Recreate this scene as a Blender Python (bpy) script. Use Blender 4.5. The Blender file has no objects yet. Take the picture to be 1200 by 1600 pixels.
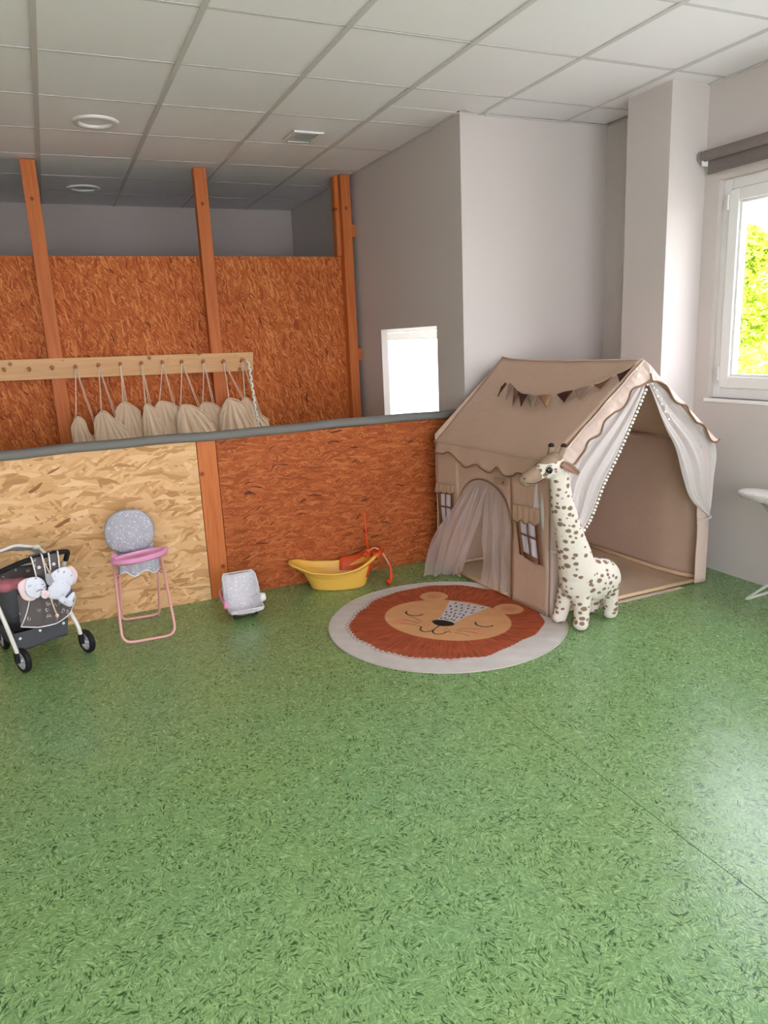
import bpy, bmesh, math, random
import numpy as np
from mathutils import Vector, Matrix
random.seed(7)
S = bpy.context.scene
COL = S.collection
PI = math.pi

# ---------------- camera ----------------
_f, _yaw, _pit, _rol = 1144.579, 0.4133095, -0.2327731, -0.0454525
_fw = Vector((math.sin(_yaw)*math.cos(_pit), math.cos(_yaw)*math.cos(_pit), math.sin(_pit)))
_rt = Vector((math.cos(_yaw), -math.sin(_yaw), 0)); _up = _rt.cross(_fw)
_r2 = _rt*math.cos(_rol) + _up*math.sin(_rol); _u2 = _r2.cross(_fw)
cd = bpy.data.cameras.new('camera'); cam = bpy.data.objects.new('camera', cd); COL.objects.link(cam)
cd.sensor_fit = 'VERTICAL'; cd.sensor_height = 36.0; cd.lens = _f/1600*36.0; cd.clip_end = 200
M4 = Matrix((( _r2.x, _u2.x, -_fw.x, 0), (_r2.y, _u2.y, -_fw.y, 0), (_r2.z, _u2.z, -_fw.z, 1.412), (0, 0, 0, 1)))
cam.matrix_world = M4
S.camera = cam

# ---------------- world, sun, exposure ----------------
w = bpy.data.worlds.new('sky'); S.world = w; w.use_nodes = True
wt = w.node_tree; wt.nodes.clear()
wo = wt.nodes.new('ShaderNodeOutputWorld'); wb = wt.nodes.new('ShaderNodeBackground')
tc = wt.nodes.new('ShaderNodeTexCoord'); sp = wt.nodes.new('ShaderNodeSeparateXYZ'); cr = wt.nodes.new('ShaderNodeValToRGB')
cr.color_ramp.elements[0].position = 0.0; cr.color_ramp.elements[0].color = (0.96, 0.905, 1.0, 1)
cr.color_ramp.elements[1].position = 0.75; cr.color_ramp.elements[1].color = (0.82, 0.86, 1.0, 1)
wt.links.new(tc.outputs['Generated'], sp.inputs[0]); wt.links.new(sp.outputs['Z'], cr.inputs[0])
wt.links.new(cr.outputs[0], wb.inputs[0]); wb.inputs[1].default_value = SKY_STRENGTH = 6.0
wt.links.new(wb.outputs[0], wo.inputs[0])
sd = bpy.data.lights.new('sun', 'SUN'); sun = bpy.data.objects.new('sun', sd); COL.objects.link(sun)
sd.energy = 9.0; sd.angle = 0.02; sd.color = (1.0, 0.95, 0.86)
sun.rotation_euler = Vector((-0.75, 0.12, 0.65)).to_track_quat('Z', 'Y').to_euler()
S.view_settings.view_transform = 'Standard'; S.view_settings.look = 'None'
S.view_settings.gamma = 1.0; S.view_settings.use_curve_mapping = False
S.view_settings.exposure = 0.95

# room numbers (metres): walls found from the ceiling grid
XR, YB, XA, YF = 3.41, 4.00, 2.34, 7.25
XL, YR, H = -3.2, -2.4, 2.647

# ---------------- helpers ----------------
def lerp(a, b, t): return a + (b - a)*t
def smooth(t): t = max(0, min(1, t)); return t*t*(3-2*t)
def interp(pts, x):
    if x <= pts[0][0]: return pts[0][1]
    for (a, b), (c, d) in zip(pts, pts[1:]):
        if x <= c: return lerp(b, d, (x-a)/(c-a) if c > a else 0)
    return pts[-1][1]
def curve_at(pts, t):
    """Catmull-Rom through pts, t in 0..1 by chord length"""
    P = [Vector(p) for p in pts]
    L = [0]
    for a, b in zip(P, P[1:]): L.append(L[-1] + (b-a).length)
    s = t*L[-1]
    i = 0
    while i < len(P)-2 and s > L[i+1]: i += 1
    u = (s-L[i])/max(1e-9, L[i+1]-L[i])
    p1, p2 = P[i], P[i+1]
    p0 = P[i-1] if i > 0 else p1*2-p2
    p3 = P[i+2] if i+2 < len(P) else p2*2-p1
    return 0.5*((2*p1) + (p2-p0)*u + (2*p0-5*p1+4*p2-p3)*u*u + (3*p1-p0-3*p2+p3)*u**3)
def hashn(x, y=0., z=0.):
    from mathutils import noise
    return noise.noise(Vector((x, y, z)))

class MB:
    def __init__(s): s.v = []; s.f = []
    def add(s, v, f):
        n = len(s.v); s.v += [tuple(p) for p in v]; s.f += [tuple(i+n for i in q) for q in f]; return s
    def box(s, a, b):
        x0, y0, z0 = a; x1, y1, z1 = b
        return s.add([(x0,y0,z0),(x1,y0,z0),(x1,y1,z0),(x0,y1,z0),(x0,y0,z1),(x1,y0,z1),(x1,y1,z1),(x0,y1,z1)],
                     [(0,3,2,1),(4,5,6,7),(0,1,5,4),(1,2,6,5),(2,3,7,6),(3,0,4,7)])
    def obox(s, c, ax, ay, az, hx, hy, hz):
        c = Vector(c); ax, ay, az = Vector(ax), Vector(ay), Vector(az)
        vs = [c + ax*i*hx + ay*j*hy + az*k*hz for k in (-1, 1) for j in (-1, 1) for i in (-1, 1)]
        return s.add(vs, [(0,2,3,1),(4,5,7,6),(0,1,5,4),(1,3,7,5),(3,2,6,7),(2,0,4,6)])
    def tube(s, pts, r, n=10, caps=True, closed=False):
        P = [Vector(p) for p in pts]; m = len(P)
        rr = r if isinstance(r, (list, tuple)) else [r]*m
        nrm = None; base = len(s.v); vs = []
        for i in range(m):
            if closed: t = (P[(i+1) % m] - P[i-1]).normalized()
            else: t = (P[min(i+1, m-1)] - P[max(i-1, 0)]).normalized()
            if nrm is None:
                nrm = t.orthogonal().normalized()
            else:
                nrm = (nrm - t*nrm.dot(t)).normalized()
            b = t.cross(nrm)
            for k in range(n):
                a = 2*PI*k/n
                vs.append(P[i] + (nrm*math.cos(a) + b*math.sin(a))*rr[i])
        fs = []
        for i in range(m if closed else m-1):
            j = (i+1) % m
            for k in range(n):
                l = (k+1) % n
                fs.append((i*n+k, i*n+l, j*n+l, j*n+k))
        if caps and not closed:
            fs.append(tuple(reversed(range(n)))); fs.append(tuple((m-1)*n+k for k in range(n)))
        return s.add(vs, fs)
    def curve(s, pts, r, n=8, m=24):
        return s.tube([curve_at(pts, i/m) for i in range(m+1)], r, n)
    def sphere(s, c, r, nu=14, nv=9, rot=None):
        r = (r, r, r) if not isinstance(r, (tuple, list)) else r
        c = Vector(c); vs = []; 
        def tr(p):
            p = Vector((p[0]*r[0], p[1]*r[1], p[2]*r[2]))
            return c + (rot @ p if rot else p)
        vs.append(tr((0, 0, 1)))
        for j in range(1, nv):
            a = PI*j/nv
            for i in range(nu):
                b = 2*PI*i/nu
                vs.append(tr((math.sin(a)*math.cos(b), math.sin(a)*math.sin(b), math.cos(a))))
        vs.append(tr((0, 0, -1)))
        fs = [(0, 1+i, 1+(i+1) % nu) for i in range(nu)]
        for j in range(nv-2):
            for i in range(nu):
                a = 1+j*nu+i; b = 1+j*nu+(i+1) % nu
                fs.append((a, a+nu, b+nu, b))
        e = len(vs)-1
        fs += [(e, 1+(nv-2)*nu+(i+1) % nu, 1+(nv-2)*nu+i) for i in range(nu)]
        return s.add(vs, fs)
    def lathe(s, c, ax, prof, n=24):
        """prof: list of (radius, distance along axis)"""
        c = Vector(c); ax = Vector(ax).normalized(); e = ax.orthogonal().normalized(); g = ax.cross(e)
        vs = []
        for r, h in prof:
            for k in range(n):
                a = 2*PI*k/n; vs.append(c + ax*h + (e*math.cos(a)+g*math.sin(a))*max(r, 1e-5))
        fs = []
        for i in range(len(prof)-1):
            for k in range(n):
                l = (k+1) % n; fs.append((i*n+k, i*n+l, (i+1)*n+l, (i+1)*n+k))
        return s.add(vs, fs)
    def grid(s, fn, nu, nv, wrap=False):
        """fn(u,v) -> point"""
        vs = []; cu = nu if wrap else nu+1
        for j in range(nv+1):
            for i in range(cu): vs.append(fn(i/nu, j/nv))
        fs = []
        for j in range(nv):
            for i in range(nu):
                a = j*cu+i; b = j*cu+(i+1) % cu
                fs.append((a, b, b+cu, a+cu))
        return s.add(vs, fs)
    def prism(s, poly, off):
        """flat polygon (list of 3D points) extruded by vector off"""
        n = len(poly); off = Vector(off); P = [Vector(p) for p in poly]
        return s.add(P + [p+off for p in P], [tuple(reversed(range(n))), tuple(range(n, 2*n))] + [(i, (i+1) % n, n+(i+1) % n, n+i) for i in range(n)])

def wloc(o):
    l = Vector((0, 0, 0))
    while o is not None: l += o.location; o = o.parent
    return l
def obj(name, mb, mat, parent=None, sm=False, solid=0, subd=0, bevel=0, origin=None, off=-1):
    me = bpy.data.meshes.new(name)
    base = wloc(parent) if parent else Vector((0, 0, 0))
    V = np.array(mb.v, dtype=float)
    org = Vector(origin) if origin is not None else (Vector(((V[:,0].min()+V[:,0].max())/2, (V[:,1].min()+V[:,1].max())/2, V[:,2].min())) if not parent else base)
    V = V - np.array(org)
    me.from_pydata(V.tolist(), [], mb.f); me.validate()
    if sm: me.polygons.foreach_set('use_smooth', [True]*len(me.polygons))
    if mat: me.materials.append(mat)
    me.update()
    o = bpy.data.objects.new(name, me); COL.objects.link(o)
    o.location = org - base
    if parent: o.parent = parent
    if solid:
        m = o.modifiers.new('thickness', 'SOLIDIFY'); m.thickness = solid; m.offset = off
    if bevel:
        m = o.modifiers.new('bevel', 'BEVEL'); m.width = bevel; m.segments = 2; m.limit_method = 'ANGLE'
    if subd:
        m = o.modifiers.new('smooth', 'SUBSURF'); m.levels = subd; m.render_levels = subd
    return o
def thing(name, label, cat, loc, group=None):
    o = bpy.data.objects.new(name, None); COL.objects.link(o); o.location = loc; o.empty_display_size = .1
    o['label'] = label; o['category'] = cat
    if group: o['group'] = group
    return o
def tag(o, label, cat, group=None):
    o['label'] = label; o['category'] = cat
    if group: o['group'] = group
    return o
def struct(o): o['kind'] = 'structure'; return o
def sempty(name, loc=(0, 0, 0)):
    o = bpy.data.objects.new(name, None); COL.objects.link(o); o.location = loc; o['kind'] = 'structure'; return o
def lab(o, t): o['label'] = t; return o

# ---------------- materials ----------------
class NT:
    def __init__(s, name):
        s.m = bpy.data.materials.new(name); s.m.use_nodes = True; s.t = s.m.node_tree; s.t.nodes.clear()
        s.out = s.t.nodes.new('ShaderNodeOutputMaterial')
        s.tc = s.t.nodes.new('ShaderNodeTexCoord').outputs['Object']
    def n(s, typ, _out=0, _p=None, **inp):
        nd = s.t.nodes.new(typ)
        for k, v in (_p or {}).items(): setattr(nd, k, v)
        for k, v in inp.items():
            key = int(k[1:]) if k[0] == 'i' and k[1:].isdigit() else k.replace('_', ' ')
            sock = nd.inputs[key]
            if isinstance(v, bpy.types.NodeSocket): s.t.links.new(v, sock)
            else: sock.default_value = v
        return nd if _out is None else nd.outputs[_out]
    def math(s, op, a, b=0., c=None, clamp=False):
        kw = dict(i0=a, i1=b)
        if c is not None: kw['i2'] = c
        return s.n('ShaderNodeMath', _p={'operation': op, 'use_clamp': clamp}, **kw)
    def vmath(s, op, a, b=(0, 0, 0)):
        return s.n('ShaderNodeVectorMath', _p={'operation': op}, i0=a, i1=b)
    def mix(s, fac, a, b, mode='MIX'):
        nd = s.t.nodes.new('ShaderNodeMix'); nd.data_type = 'RGBA'; nd.blend_type = mode
        for i, v in ((0, fac), (6, a), (7, b)):
            if isinstance(v, bpy.types.NodeSocket): s.t.links.new(v, nd.inputs[i])
            else: nd.inputs[i].default_value = v if i == 0 else (*v[:3], 1)
        return nd.outputs[2]
    def ramp(s, fac, els, interp='LINEAR'):
        nd = s.t.nodes.new('ShaderNodeValToRGB'); nd.color_ramp.interpolation = interp
        e = nd.color_ramp.elements
        while len(e) < len(els): e.new(0.5)
        for q, (p, c) in zip(e, els):
            q.position = p; q.color = (*c[:3], 1) if isinstance(c, (tuple, list)) else (c, c, c, 1)
        s.t.links.new(fac, nd.inputs[0]); return nd.outputs[0]
    def noise(s, vec, scale, detail=2., rough=.5, dist=0., col=False):
        return s.n('ShaderNodeTexNoise', _out=1 if col else 0, Vector=vec, Scale=scale, Detail=detail, Roughness=rough, Distortion=dist)
    def bsdf(s, color, rough=.6, spec=.4, bump=None, bstr=.3, bdist=.002, **kw):
        b = s.t.nodes.new('ShaderNodeBsdfPrincipled')
        def st(k, v):
            if isinstance(v, bpy.types.NodeSocket): s.t.links.new(v, b.inputs[k])
            else: b.inputs[k].default_value = (*v[:3], 1) if k in ('Base Color', 'Sheen Tint') else v
        st('Base Color', color); st('Roughness', rough); st('Specular IOR Level', spec)
        for k, v in kw.items(): st(k.replace('_', ' '), v)
        if bump is not None:
            bm = s.n('ShaderNodeBump', Strength=bstr, Distance=bdist, Height=bump); s.t.links.new(bm, b.inputs['Normal'])
        s.t.links.new(b.outputs[0], s.out.inputs[0]); s.b = b
        return s
    def translucent(s, color, fac):
        tr = s.n('ShaderNodeBsdfTranslucent', Color=(*color, 1))
        mx = s.n('ShaderNodeMixShader', i0=fac, i1=s.b.outputs[0], i2=tr); s.t.links.new(mx, s.out.inputs[0]); return s
    def sheer(s, fac):
        tr = s.n('ShaderNodeBsdfTransparent')
        src = s.out.inputs[0].links[0].from_socket
        mx = s.n('ShaderNodeMixShader', i0=fac, i1=src, i2=tr); s.t.links.new(mx, s.out.inputs[0]); return s

def srgb(r, g, b):
    f = lambda c: (c/255/12.92 if c/255 <= .04045 else ((c/255+.055)/1.055)**2.4)
    return (f(r), f(g), f(b))
def plain(name, col, rough=.5, spec=.4, var=.06, nscale=30., bstr=.08, **kw):
    t = NT(name); c0 = tuple(c*(1-var) for c in col); c1 = tuple(min(1, c*(1+var)) for c in col)
    nz = t.noise(t.tc, nscale, 3)
    t.bsdf(t.mix(nz, c0, c1), rough, spec, nz, bstr, .001, **kw); return t.m
def fabric(name, col, trans=.0, sheer=0., var=.05, weave=900., rough=.9, wr=.5):
    t = NT(name); nz = t.noise(t.tc, 9, 4); fine = t.noise(t.tc, weave, 1)
    h = t.math('ADD', t.math('MULTIPLY', t.noise(t.tc, 14, 3, .6, .6), wr), t.math('MULTIPLY', fine, .08))
    c = t.mix(nz, tuple(k*(1-var) for k in col), tuple(min(1, k*(1+var)) for k in col))
    t.bsdf(c, rough, .15, h, .5, .02)
    if trans: t.translucent(col, trans)
    if sheer: t.sheer(sheer)
    return t.m
def flakes(t, pos, ang, sx, sy, seed):
    v = t.n('ShaderNodeVectorRotate', _p={'rotation_type': 'Z_AXIS'}, Vector=pos, Angle=ang)
    v = t.vmath('ADD', v, (seed*3.7, seed*1.3, 0))
    d = t.vmath('SUBTRACT', t.noise(pos, 9, 2, col=True), (.5, .5, .5))
    d = t.n('ShaderNodeVectorMath', _p={'operation': 'SCALE'}, i0=d, Scale=.05)
    v = t.vmath('ADD', v, d)
    v = t.vmath('MULTIPLY', v, (sx, sy, 0))
    vo = t.n('ShaderNodeTexVoronoi', _out=None, _p={'voronoi_dimensions': '2D', 'feature': 'F1'}, Vector=v, Scale=1.)
    fib = t.noise(t.vmath('MULTIPLY', v, (.8, 5, 1)), 2., 3)
    col = t.n('ShaderNodeSeparateColor', _out=None, Color=vo.outputs['Color'])
    return col.outputs[0], col.outputs[1], fib
def strand_board(name, cols, plane='XZ', ang=0., sx=11., sy=75., rough=.65, dark=.3, darkcol=None, mix=(.5, .6)):
    """oriented strand board: three layers of long flakes at different angles"""
    t = NT(name)
    sp_ = t.n('ShaderNodeSeparateXYZ', _out=None, Vector=t.tc)
    pos = t.n('ShaderNodeCombineXYZ', X=sp_.outputs['X'], Y=sp_.outputs['Z'])
    r1, g1, f1 = flakes(t, pos, ang+.12, sx, sy, 1)
    r2, g2, f2 = flakes(t, pos, ang+.85, sx*1.25, sy*.9, 2)
    r3, g3, f3 = flakes(t, pos, ang-.6, sx*1.2, sy*1.1, 3)
    r4, g4, f4 = flakes(t, pos, ang-.05, sx*.7, sy*.75, 4)
    m2 = t.math('GREATER_THAN', g2, 1-mix[0]); m3 = t.math('GREATER_THAN', g3, 1-mix[1]); m4 = t.math('GREATER_THAN', g4, .6)
    def sel(a, b, m): return t.math('ADD', t.math('MULTIPLY', a, t.math('SUBTRACT', 1., m)), t.math('MULTIPLY', b, m))
    v = sel(sel(sel(r1, r2, m2), r3, m3), r4, m4); fb = sel(sel(sel(f1, f2, m2), f3, m3), f4, m4)
    v = t.math('ADD', t.math('MULTIPLY', v, .72), t.math('MULTIPLY', fb, .28))
    big = t.noise(pos, 2.2, 2)
    v = t.math('ADD', v, t.math('MULTIPLY', t.math('SUBTRACT', big, .5), .25))
    n_ = len(cols)
    c = t.ramp(v, [(.12+.76*i/(n_-1), cols[i]) for i in range(n_)])
    if darkcol:
        c = t.mix(t.math('MULTIPLY', t.math('GREATER_THAN', r4, 1-dark*.09), m4), c, darkcol)
        c = t.mix(t.math('MULTIPLY', t.math('GREATER_THAN', r3, 1-dark*.08), m3), c, darkcol)
    t.bsdf(c, rough, .25, v, .25, .002)
    return t.m

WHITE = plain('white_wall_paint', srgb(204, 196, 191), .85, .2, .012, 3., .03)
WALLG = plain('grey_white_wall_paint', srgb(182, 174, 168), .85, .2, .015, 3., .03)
def mk_tile():
    t = NT('ceiling_tile_board'); a = t.noise(t.tc, 260, 2); b = t.noise(t.tc, 1.2, 2)
    c = t.mix(b, srgb(243, 239, 243), srgb(248, 245, 248))
    t.bsdf(c, .9, .1, a, .12, .0008); return t.m
TILE = mk_tile()
BARM = plain('ceiling_bar_enamel', srgb(212, 209, 207), .5, .3)
DARKV = plain('dark_void', srgb(60, 58, 55), .9, .1)
PVC = plain('white_window_plastic', srgb(238, 237, 235), .28, .5, .01)
TAUPE = plain('taupe_blind_fabric', srgb(128, 117, 113), .8, .2)
STEEL = plain('brushed_steel', srgb(170, 170, 168), .35, .6, Metallic=.9)
def mk_glass():
    t = NT('window_glass'); g = t.n('ShaderNodeBsdfGlossy', Roughness=.02); tr = t.n('ShaderNodeBsdfTransparent', Color=(.96, .98, .97, 1))
    lw = t.n('ShaderNodeLayerWeight', _out='Facing', Blend=.5); fr = t.math('ADD', t.math('MULTIPLY', t.math('POWER', lw, 4.), .5), .03)
    mx = t.n('ShaderNodeMixShader', i0=fr, i1=tr, i2=g); t.t.links.new(mx, t.out.inputs[0]); return t.m
GLASS = mk_glass()
def mk_floor():
    t = NT('grass_print_vinyl')
    def strokes(off, cell, along, across, seed):
        p = t.vmath('ADD', t.tc, off)
        d = t.vmath('SUBTRACT', t.noise(p, 26, 2, col=True), (.5, .5, .5))
        p = t.vmath('ADD', p, t.n('ShaderNodeVectorMath', _p={'operation': 'SCALE'}, i0=d, Scale=.022))
        vo = t.n('ShaderNodeTexVoronoi', _out=None, _p={'voronoi_dimensions': '2D'}, Vector=p, Scale=cell)
        c = t.n('ShaderNodeSeparateColor', _out=None, Color=vo.outputs['Color'])
        lc = t.vmath('SUBTRACT', p, vo.outputs['Position'])
        lc = t.n('ShaderNodeVectorRotate', _p={'rotation_type': 'Z_AXIS'}, Vector=lc, Angle=t.math('MULTIPLY', c.outputs[0], 6.2))
        lc = t.vmath('MULTIPLY', lc, (along, across, 0))
        sh = t.n('ShaderNodeVectorMath', _p={'operation': 'SCALE'}, i0=vo.outputs['Color'], Scale=17. + seed)
        return t.noise(t.vmath('ADD', lc, sh), 1., 1.5, .5, .25)
    a = strokes((0, 0, 0), 28, 48, 185, 1); b = strokes((.37, .21, 0), 23, 34, 240, 5); c2 = strokes((.77, .51, 0), 34, 46, 330, 9)
    big = t.noise(t.tc, 1.7, 3); mid = t.noise(t.tc, 14, 2)
    base = t.mix(t.ramp(big, [(.3, 0.), (.7, 1.)]), srgb(*FL_A), srgb(*FL_B))
    base = t.mix(t.ramp(mid, [(.35, 0.), (.7, .6)]), base, srgb(*FL_C))
    col = t.mix(t.ramp(b, [(.54, 0.), (.66, .85)]), base, srgb(*FL_L))
    col = t.mix(t.ramp(c2, [(.52, 0.), (.64, .7)]), col, srgb(*FL_L))
    dk = t.math('MULTIPLY', t.ramp(a, [(.55, 0.), (.66, 1.)]), t.ramp(mid, [(.34, .25), (.5, 1.)]))
    col = t.mix(dk, col, srgb(*FL_D))
    dk2 = t.math('MULTIPLY', t.ramp(c2, [(.34, 1.), (.42, 0.)]), t.ramp(mid, [(.44, .0), (.6, .75)]))
    col = t.mix(dk2, col, srgb(*FL_D))
    h = t.math('ADD', t.math('MULTIPLY', a, -.6), c2)
    t.bsdf(col, t.ramp(b, [(.3, .19), (.7, .29)]), .42, h, .5, .0011); return t.m
FL_A, FL_B, FL_C, FL_L, FL_D = (122, 152, 90), (112, 150, 102), (130, 162, 102), (154, 184, 126), (52, 86, 40)
FLOOR = mk_floor()
OSB_PALE = strand_board('pale_strand_board', [srgb(182, 132, 84), srgb(212, 164, 112), srgb(222, 176, 124), srgb(227, 182, 132), srgb(238, 200, 152)], ang=.1, sx=13, sy=66, dark=.2, darkcol=srgb(150, 102, 58), mix=(.55, .55))
OSB_ORANGE = strand_board('orange_strand_board', [srgb(150, 70, 28), srgb(182, 94, 42), srgb(198, 108, 52), srgb(222, 144, 84)], ang=1.45, sx=24, sy=140, dark=.12, darkcol=srgb(104, 52, 24), mix=(.55, .6))
OSB_RUST = strand_board('rust_strand_board', [srgb(140, 68, 28), srgb(164, 82, 38), srgb(176, 94, 46), srgb(196, 116, 66)], ang=.12, sx=22, sy=140, dark=.12, darkcol=srgb(100, 50, 24), mix=(.45, .5))
def wood(name, c0, c1, knots=True, axis=2, rough=.55, kcol=None, ks=2.4):
    t = NT(name)
    sc = [60, 60, 60]; sc[axis] = 3.
    p = t.vmath('MULTIPLY', t.tc, tuple(sc))
    g = t.noise(p, 1., 4, .6, .4)
    c = t.mix(t.ramp(g, [(.3, 0.), (.7, 1.)]), c0, c1)
    if knots:
        sx_ = t.n('ShaderNodeSeparateXYZ', _out=None, Vector=t.tc)
        q = t.n('ShaderNodeCombineXYZ', X=sx_.outputs['X'], Y=sx_.outputs['Z'])
        q = t.vmath('MULTIPLY', q, (15, 3.4, 0) if axis == 2 else (3.2, 13, 0))
        vo = t.n('ShaderNodeTexVoronoi', _out=None, _p={'voronoi_dimensions': '2D'}, Vector=q, Scale=1.)
        gate = t.math('GREATER_THAN', t.n('ShaderNodeSeparateColor', Color=vo.outputs['Color']), .72)
        kd = t.vmath('MULTIPLY', t.vmath('SUBTRACT', q, vo.outputs['Position']), (1., 4., 0) if axis == 2 else (4., 1., 0))
        kl = t.n('ShaderNodeVectorMath', _out='Value', _p={'operation': 'LENGTH'}, i0=kd)
        c = t.mix(t.math('MULTIPLY', gate, t.ramp(kl, [(.10, .85), (.24, 0.)])), c, kcol or tuple(k*.3 for k in c0))
    t.bsdf(c, rough, .3, g, .2, .001); return t.m
POSTW = wood('stained_pine_post', srgb(186, 98, 46), srgb(208, 122, 64))
RACKW = wood('light_pine_rack', srgb(214, 164, 112), srgb(228, 184, 134), axis=0)
PEGW = wood('beech_peg', srgb(176, 112, 66), srgb(196, 132, 84), knots=False)
RAILM = plain('grey_rail_foam', srgb(124, 121, 116), .75, .15)

# measured outlines (metres, on the planes where the things stand)
D = {
'wave_side': [[0.108, 0.725], [0.193, 0.735], [0.274, 0.711], [0.353, 0.699], [0.443, 0.713], [0.52, 0.703], [0.577, 0.698], [0.645, 0.72], [0.699, 0.7], [0.768, 0.703], [0.819, 0.716]],
'cord': [[2.549, 3.913, 1.213], [2.497, 3.782, 1.164], [2.46, 3.69, 1.129], [2.435, 3.596, 1.104], [2.409, 3.501, 1.077], [2.407, 3.418, 1.071], [2.409, 3.332, 1.068], [2.42, 3.249, 1.071], [2.442, 3.159, 1.084], [2.481, 3.074, 1.11], [2.514, 2.995, 1.132], [2.569, 2.928, 1.172], [2.624, 2.868, 1.213], [2.671, 2.85, 1.249]],
'tips': [[2.447, 3.876, 1.13], [2.403, 3.763, 1.088], [2.361, 3.651, 1.047], [2.349, 3.547, 1.032], [2.323, 3.444, 1.005], [2.329, 3.368, 1.006], [2.328, 3.266, 0.999], [2.353, 3.175, 1.013], [2.396, 3.083, 1.042], [2.425, 3.003, 1.061], [2.49, 2.922, 1.108], [2.539, 2.838, 1.143]],
'gw_l': [[2.706, 1.15], [2.657, 1.131], [2.596, 1.116], [2.568, 1.066], [2.527, 1.021], [2.48, 1.009], [2.429, 0.975], [2.395, 0.912], [2.33, 0.884], [2.3, 0.836], [2.254, 0.787], [2.214, 0.778]],
'gw_r': [[2.718, 1.149], [2.76, 1.14], [2.821, 1.108], [2.855, 1.052], [2.903, 1.021], [2.951, 1.007], [2.988, 0.956], [3.025, 0.918], [3.075, 0.898], [3.113, 0.85], [3.141, 0.807], [3.181, 0.799], [3.201, 0.817]],
'cl_out': [[2.679, 1.196], [2.444, 1.009], [2.189, 0.782], [2.166, 0.546], [2.191, 0.355]],
'cl_in': [[2.698, 1.132], [2.627, 0.978], [2.531, 0.809], [2.434, 0.657], [2.37, 0.518], [2.32, 0.442], [2.207, 0.343]],
'cr_out': [[2.704, 1.194], [2.945, 1.001], [3.196, 0.793], [3.208, 0.581], [3.2, 0.381]],
'cr_in': [[2.715, 1.131], [2.819, 0.929], [2.914, 0.787], [2.978, 0.626], [3.046, 0.495], [3.186, 0.383]],
'pegs': [[-0.269, 1.31], [-0.119, 1.305], [0.024, 1.306], [0.17, 1.304], [0.319, 1.307], [0.464, 1.307], [0.607, 1.306], [0.752, 1.303], [0.888, 1.3], [1.044, 1.294], [1.19, 1.288], [1.33, 1.29]],
'bags': [[[0.086, 0.907], [0.107, 0.95], [0.129, 0.976], [0.158, 0.967], [0.181, 0.934], [0.195, 0.866], [0.221, 0.834], [0.253, 0.866], [0.258, 0.797]], [[0.232, 0.92], [0.249, 0.963], [0.293, 1.004], [0.328, 0.994], [0.357, 0.959], [0.403, 0.915], [0.442, 0.875], [0.455, 0.801]], [[0.378, 0.944], [0.387, 0.98], [0.409, 1.021], [0.442, 1.047], [0.47, 1.048], [0.518, 1.017], [0.557, 0.974], [0.567, 0.864]], [[0.557, 0.928], [0.574, 0.995], [0.589, 1.025], [0.616, 1.023], [0.66, 0.984], [0.677, 0.932], [0.686, 0.853]], [[0.627, 0.923], [0.663, 1.006], [0.702, 1.039], [0.784, 1.015], [0.864, 0.951], [0.919, 0.879], [0.916, 0.785]], [[0.792, 0.922], [0.816, 0.971], [0.842, 1.004], [0.918, 0.993], [0.996, 0.934], [1.05, 0.868], [1.051, 0.782]], [[0.943, 0.919], [0.975, 0.977], [1.008, 1.007], [1.086, 0.99], [1.16, 0.927], [1.156, 0.779]], [[1.101, 0.906], [1.129, 0.97], [1.186, 1.027], [1.281, 0.987], [1.35, 0.885], [1.386, 0.776]], [[1.263, 0.94], [1.289, 0.995], [1.328, 1.019], [1.369, 0.98], [1.416, 0.899], [1.486, 0.84], [1.491, 0.776]]],
'cords': [[[0.128, 0.978], [0.251, 0.874]], [[0.293, 1.004], [0.381, 0.966]], [[0.446, 1.05], [0.467, 1.048]], [[0.59, 1.025], [0.621, 1.023]], [[0.693, 1.04], [0.796, 0.996]], [[0.828, 0.998], [0.966, 0.964]], [[0.999, 1.008], [1.077, 0.993]], [[1.183, 1.018], [1.293, 1.009]], [[1.314, 1.022], [1.429, 0.879]]],
}
YE = 8.05
# ---------------- setting: floor, walls, ceiling ----------------
floor = struct(obj('floor', MB().box((XL, YR, -.08), (XR+.2, YE, 0)), FLOOR, origin=(0, 0, 0)))
SEAMM = plain('floor_seam_dark', srgb(48, 74, 46), .9, .1)  # dark green of the thin strip along the vinyl seam
obj('floor_seam', MB().box((1.4555, YR, 0), (1.4575, 2.9, .0004)), SEAMM, floor)

def wall_pieces(mb, axis, pos0, pos1, a0, a1, z0, z1, holes):
    """solid wall slab with rectangular holes. axis 'x': slab spans pos0..pos1 in X, runs along Y"""
    cuts = sorted({a0, a1, *[h[0] for h in holes], *[h[1] for h in holes]})
    for c0, c1 in zip(cuts, cuts[1:]):
        zs = [(z0, z1)]
        for h in holes:
            if h[0] <= c0 and h[1] >= c1:
                zs = [(z0, h[2]), (h[3], z1)]
        for q0, q1 in zs:
            if q1-q0 < 1e-4: continue
            if axis == 'x': mb.box((pos0, c0, q0), (pos1, c1, q1))
            else: mb.box((c0, pos0, q0), (c1, pos1, q1))
    return mb
ZT = 2.80
W1 = (1.70, 3.10, 1.00, 2.155); W2 = (-.75, .85, .95, 2.155); W3 = (-1.9, 2.1, .2, 2.35); HOLE = (4.345, 5.235, .62, 1.475); W4 = (4.20, 7.62, .35, 1.52); W5 = (4.20, 7.62, 1.60, 2.5)
struct(obj('wall_right', wall_pieces(MB(), 'x', XR, XR+.18, YR-.12, YE, 0, ZT, [W1, W2, (W4[0], W4[1], W4[2], W5[3])]), WHITE, origin=(XR, 0, 0)))
struct(obj('wall_back', MB().box((XA+.05, YB, 0), (XR, YB+.12, ZT)), WHITE, origin=(0, YB, 0)))
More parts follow.
